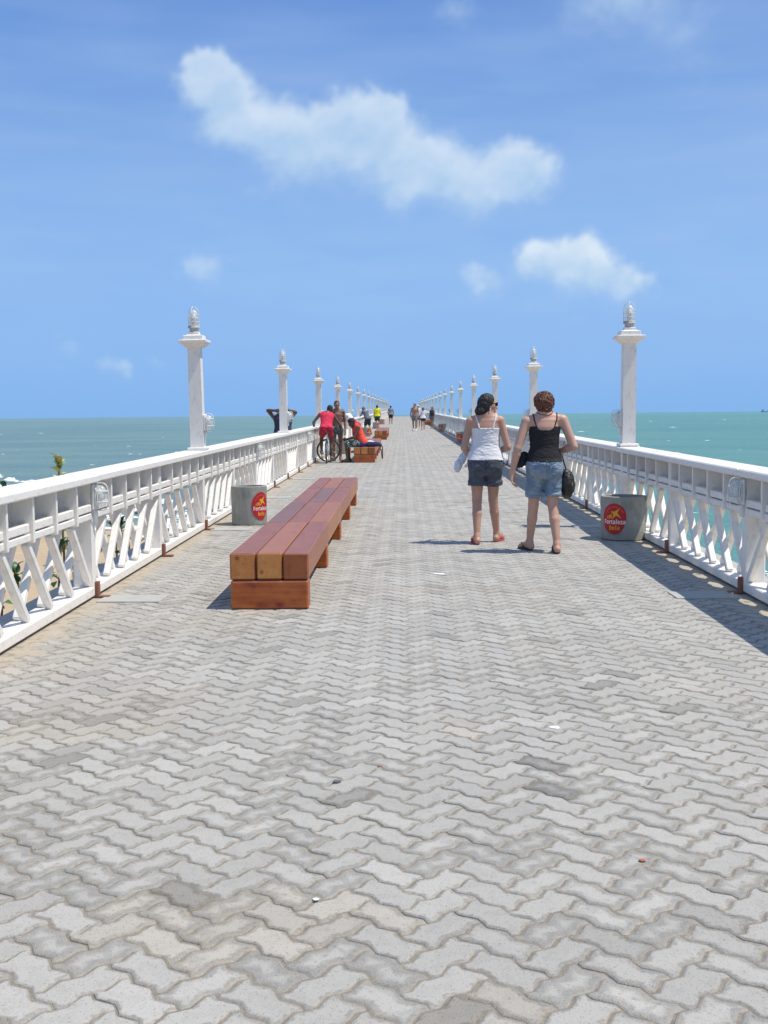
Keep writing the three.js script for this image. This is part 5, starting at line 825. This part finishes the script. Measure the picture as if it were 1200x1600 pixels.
// ---------------------------------------------------------------- shrub outside the left railing, small litter, a far ship
M.stem = std(C(0.20, 0.15, 0.09), 0.9);
const leafMat = (r, g, b) => new THREE.MeshPhysicalMaterial({ color: C(r, g, b), roughness: 0.45, transmission: 0.25, thickness: 0 });
M.leaf = [leafMat(0.09, 0.21, 0.05), leafMat(0.05, 0.14, 0.06), leafMat(0.50, 0.55, 0.22), leafMat(0.60, 0.48, 0.18)];
const leafGeo = (() => { const L = 0.15, pos = [], idx = [], n = 6; for (let i = 0; i <= n; i++) { const t = i / n, w = 0.045 * Math.pow(Math.sin(Math.PI * Math.pow(t, 0.7)), 0.8), y = 0.03 * Math.sin(t * 2.6) - 0.03 * t * t; for (const [s, up] of [[-1, 0.014], [0, 0], [1, 0.014]]) pos.push(s * w, y + up * (w / 0.045), -t * L); } for (let i = 0; i < n; i++) for (const s of [0, 1]) { const a = i * 3 + s; idx.push(a, a + 1, a + 3, a + 1, a + 4, a + 3); } const g = new THREE.BufferGeometry(); g.setAttribute('position', new THREE.Float32BufferAttribute(pos, 3)); g.setIndex(idx); g.computeVertexNormals(); return g; })();
function shrub(label, x, d, stems) {
  const base = beachY(x, d), t = thing('beach_shrub', label, 'shrub', V(x, base, -d), 0, undefined), wood = [];
  for (const [ox, oz, h, bend, leaves, kind] of stems) {
    const top = V(ox, h - base, oz), pts = [V(ox * 0.3, -0.1, oz * 0.3), V(ox * 0.6 + bend, (h - base) * 0.4, oz * 0.7), V(ox + bend * 0.6, (h - base) * 0.75, oz), top], cv = new THREE.CatmullRomCurve3(pts);
    wood.push(new THREE.TubeGeometry(cv, 24, 0.012, 6));
    for (let k = 0; k < leaves; k++) {
      const u = k < leaves * 0.45 ? 1 - 0.05 * rnd() : rr(0.62, 1), p = cv.getPoint(u), tw = k * 2.4 + rnd(), tip = u > 0.95;
      const m = part(t, 'leaf', leafGeo, M.leaf[(kind === 1 ? [2, 3, 2, 0] : [0, 1, 1, 0])[k % 4]]); m.position.copy(p); m.rotation.set(tip ? rr(0.3, 1.2) : rr(-0.4, 0.6), tw, rr(-0.3, 0.3), 'YXZ'); m.scale.setScalar(rr(0.7, 1.35) * (tip ? 0.75 : 1));
      if (!tip) { const q = p.clone().add(V(0, 0, 0)); }
    }
    for (let k = 0; k < 3; k++) { const u = rr(0.3, 0.8), p = cv.getPoint(u), a = rr(0, 6.28), q = p.clone().add(V(Math.cos(a) * 0.25, rr(0.1, 0.3), Math.sin(a) * 0.25)); wood.push(tube([p, p.clone().lerp(q, 0.5).add(V(0, 0.03, 0)), q], 0.006, 5, 10)); }
  }
  part(t, 'stems', merge(wood), M.stem); return t;
}
shrub('sparse beach shrub with yellowish tip rising above the left railing', -3.45, 11.1, [[0.03, 0.0, 1.06, 0.04, 26, 1], [0.08, -0.05, 0.9, 0.08, 14, 1], [0.12, 0.3, 0.3, -0.1, 12, 0]]);
shrub('green leafy beach shrub behind the lattice below the nearest caged lamp', -3.4, 13.1, [[0.0, 0.0, 0.30, 0.05, 22, 0], [0.10, -0.2, 0.12, 0.1, 22, 0], [-0.12, 0.3, 0.0, -0.05, 20, 0], [0.16, 0.4, -0.15, 0.05, 20, 0], [-0.05, -0.5, 0.22, 0.05, 18, 0]]);
shrub('bare-stemmed beach shrub at the left edge of the picture, outside the railing', -3.5, 9.7, [[0.0, -0.1, 0.9, -0.1, 14, 0], [0.2, 0.3, 0.2, 0.25, 9, 0], [0.25, -0.5, 0.1, -0.2, 8, 0], [0.1, 0.7, 0.25, 0.2, 8, 0]]);
{
  const chips = [[0.70, 5.18, 0.026, 0], [0.32, 10.1, 0.05, 0], [-0.11, 4.62, 0.007, 1], [-0.28, 3.33, 0.008, 0], [0.78, 3.62, 0.009, 1], [-0.28, 4.42, 0.013, 2]];
  const mats = [std(C(0.75, 0.75, 0.73), 0.8), std(C(0.42, 0.14, 0.07), 0.8), std(C(0.12, 0.12, 0.12), 0.8)], names = ['scrap of white paper', 'chip of orange brick', 'dark pebble'];
  chips.forEach(([x, d, r, k], i) => { const t = thing(['paper_scrap', 'brick_chip', 'pebble'][k], `small ${names[k]} lying on the pavers, ${['right of centre', 'well ahead', 'near the middle', 'nearest, left of centre', 'nearest, right', 'left of the middle'][i]}`, ['paper scrap', 'chip', 'pebble'][k], P(x, d, 0.001)); const O = []; for (let j = 0; j < 9; j++) { const a = j / 9 * 2 * Math.PI, w = r * rr(0.6, 1.15); O.push(new THREE.Vector2(Math.cos(a) * w * 1.2, Math.sin(a) * w)); } const g = new THREE.ExtrudeGeometry(new THREE.Shape(O), { depth: k ? r * 0.4 : 0.0025, bevelEnabled: true, bevelSize: 0.0015, bevelThickness: 0.001, bevelSegments: 1 }); g.rotateX(-Math.PI / 2); part(t, 'piece', g, mats[k]); });
}
{
  const t = thing('cargo_ship', 'tiny dark ship on the horizon at the far right', 'ship', V(2625, SEA, -8200), 0.2), m = std(C(0.22, 0.30, 0.38), 0.9);
  const sh = new THREE.Shape([[-75, 0], [-82, 12], [-60, 12], [60, 11], [86, 17], [78, 0]].map((p) => new THREE.Vector2(...p)));
  part(t, 'hull', new THREE.ExtrudeGeometry(sh, { depth: 22, bevelEnabled: false }), m); t.scale.setScalar(0.55); part(t, 'bridge', at(cbox(18, 22, 18, 1), -58, 23, 11), m); part(t, 'crane', merge([at(cbox(3, 20, 3, 0.3), 5, 21, 11), at(cbox(3, 16, 3, 0.3), 40, 19, 11)]), m);
}
renderer.render(scene, camera);
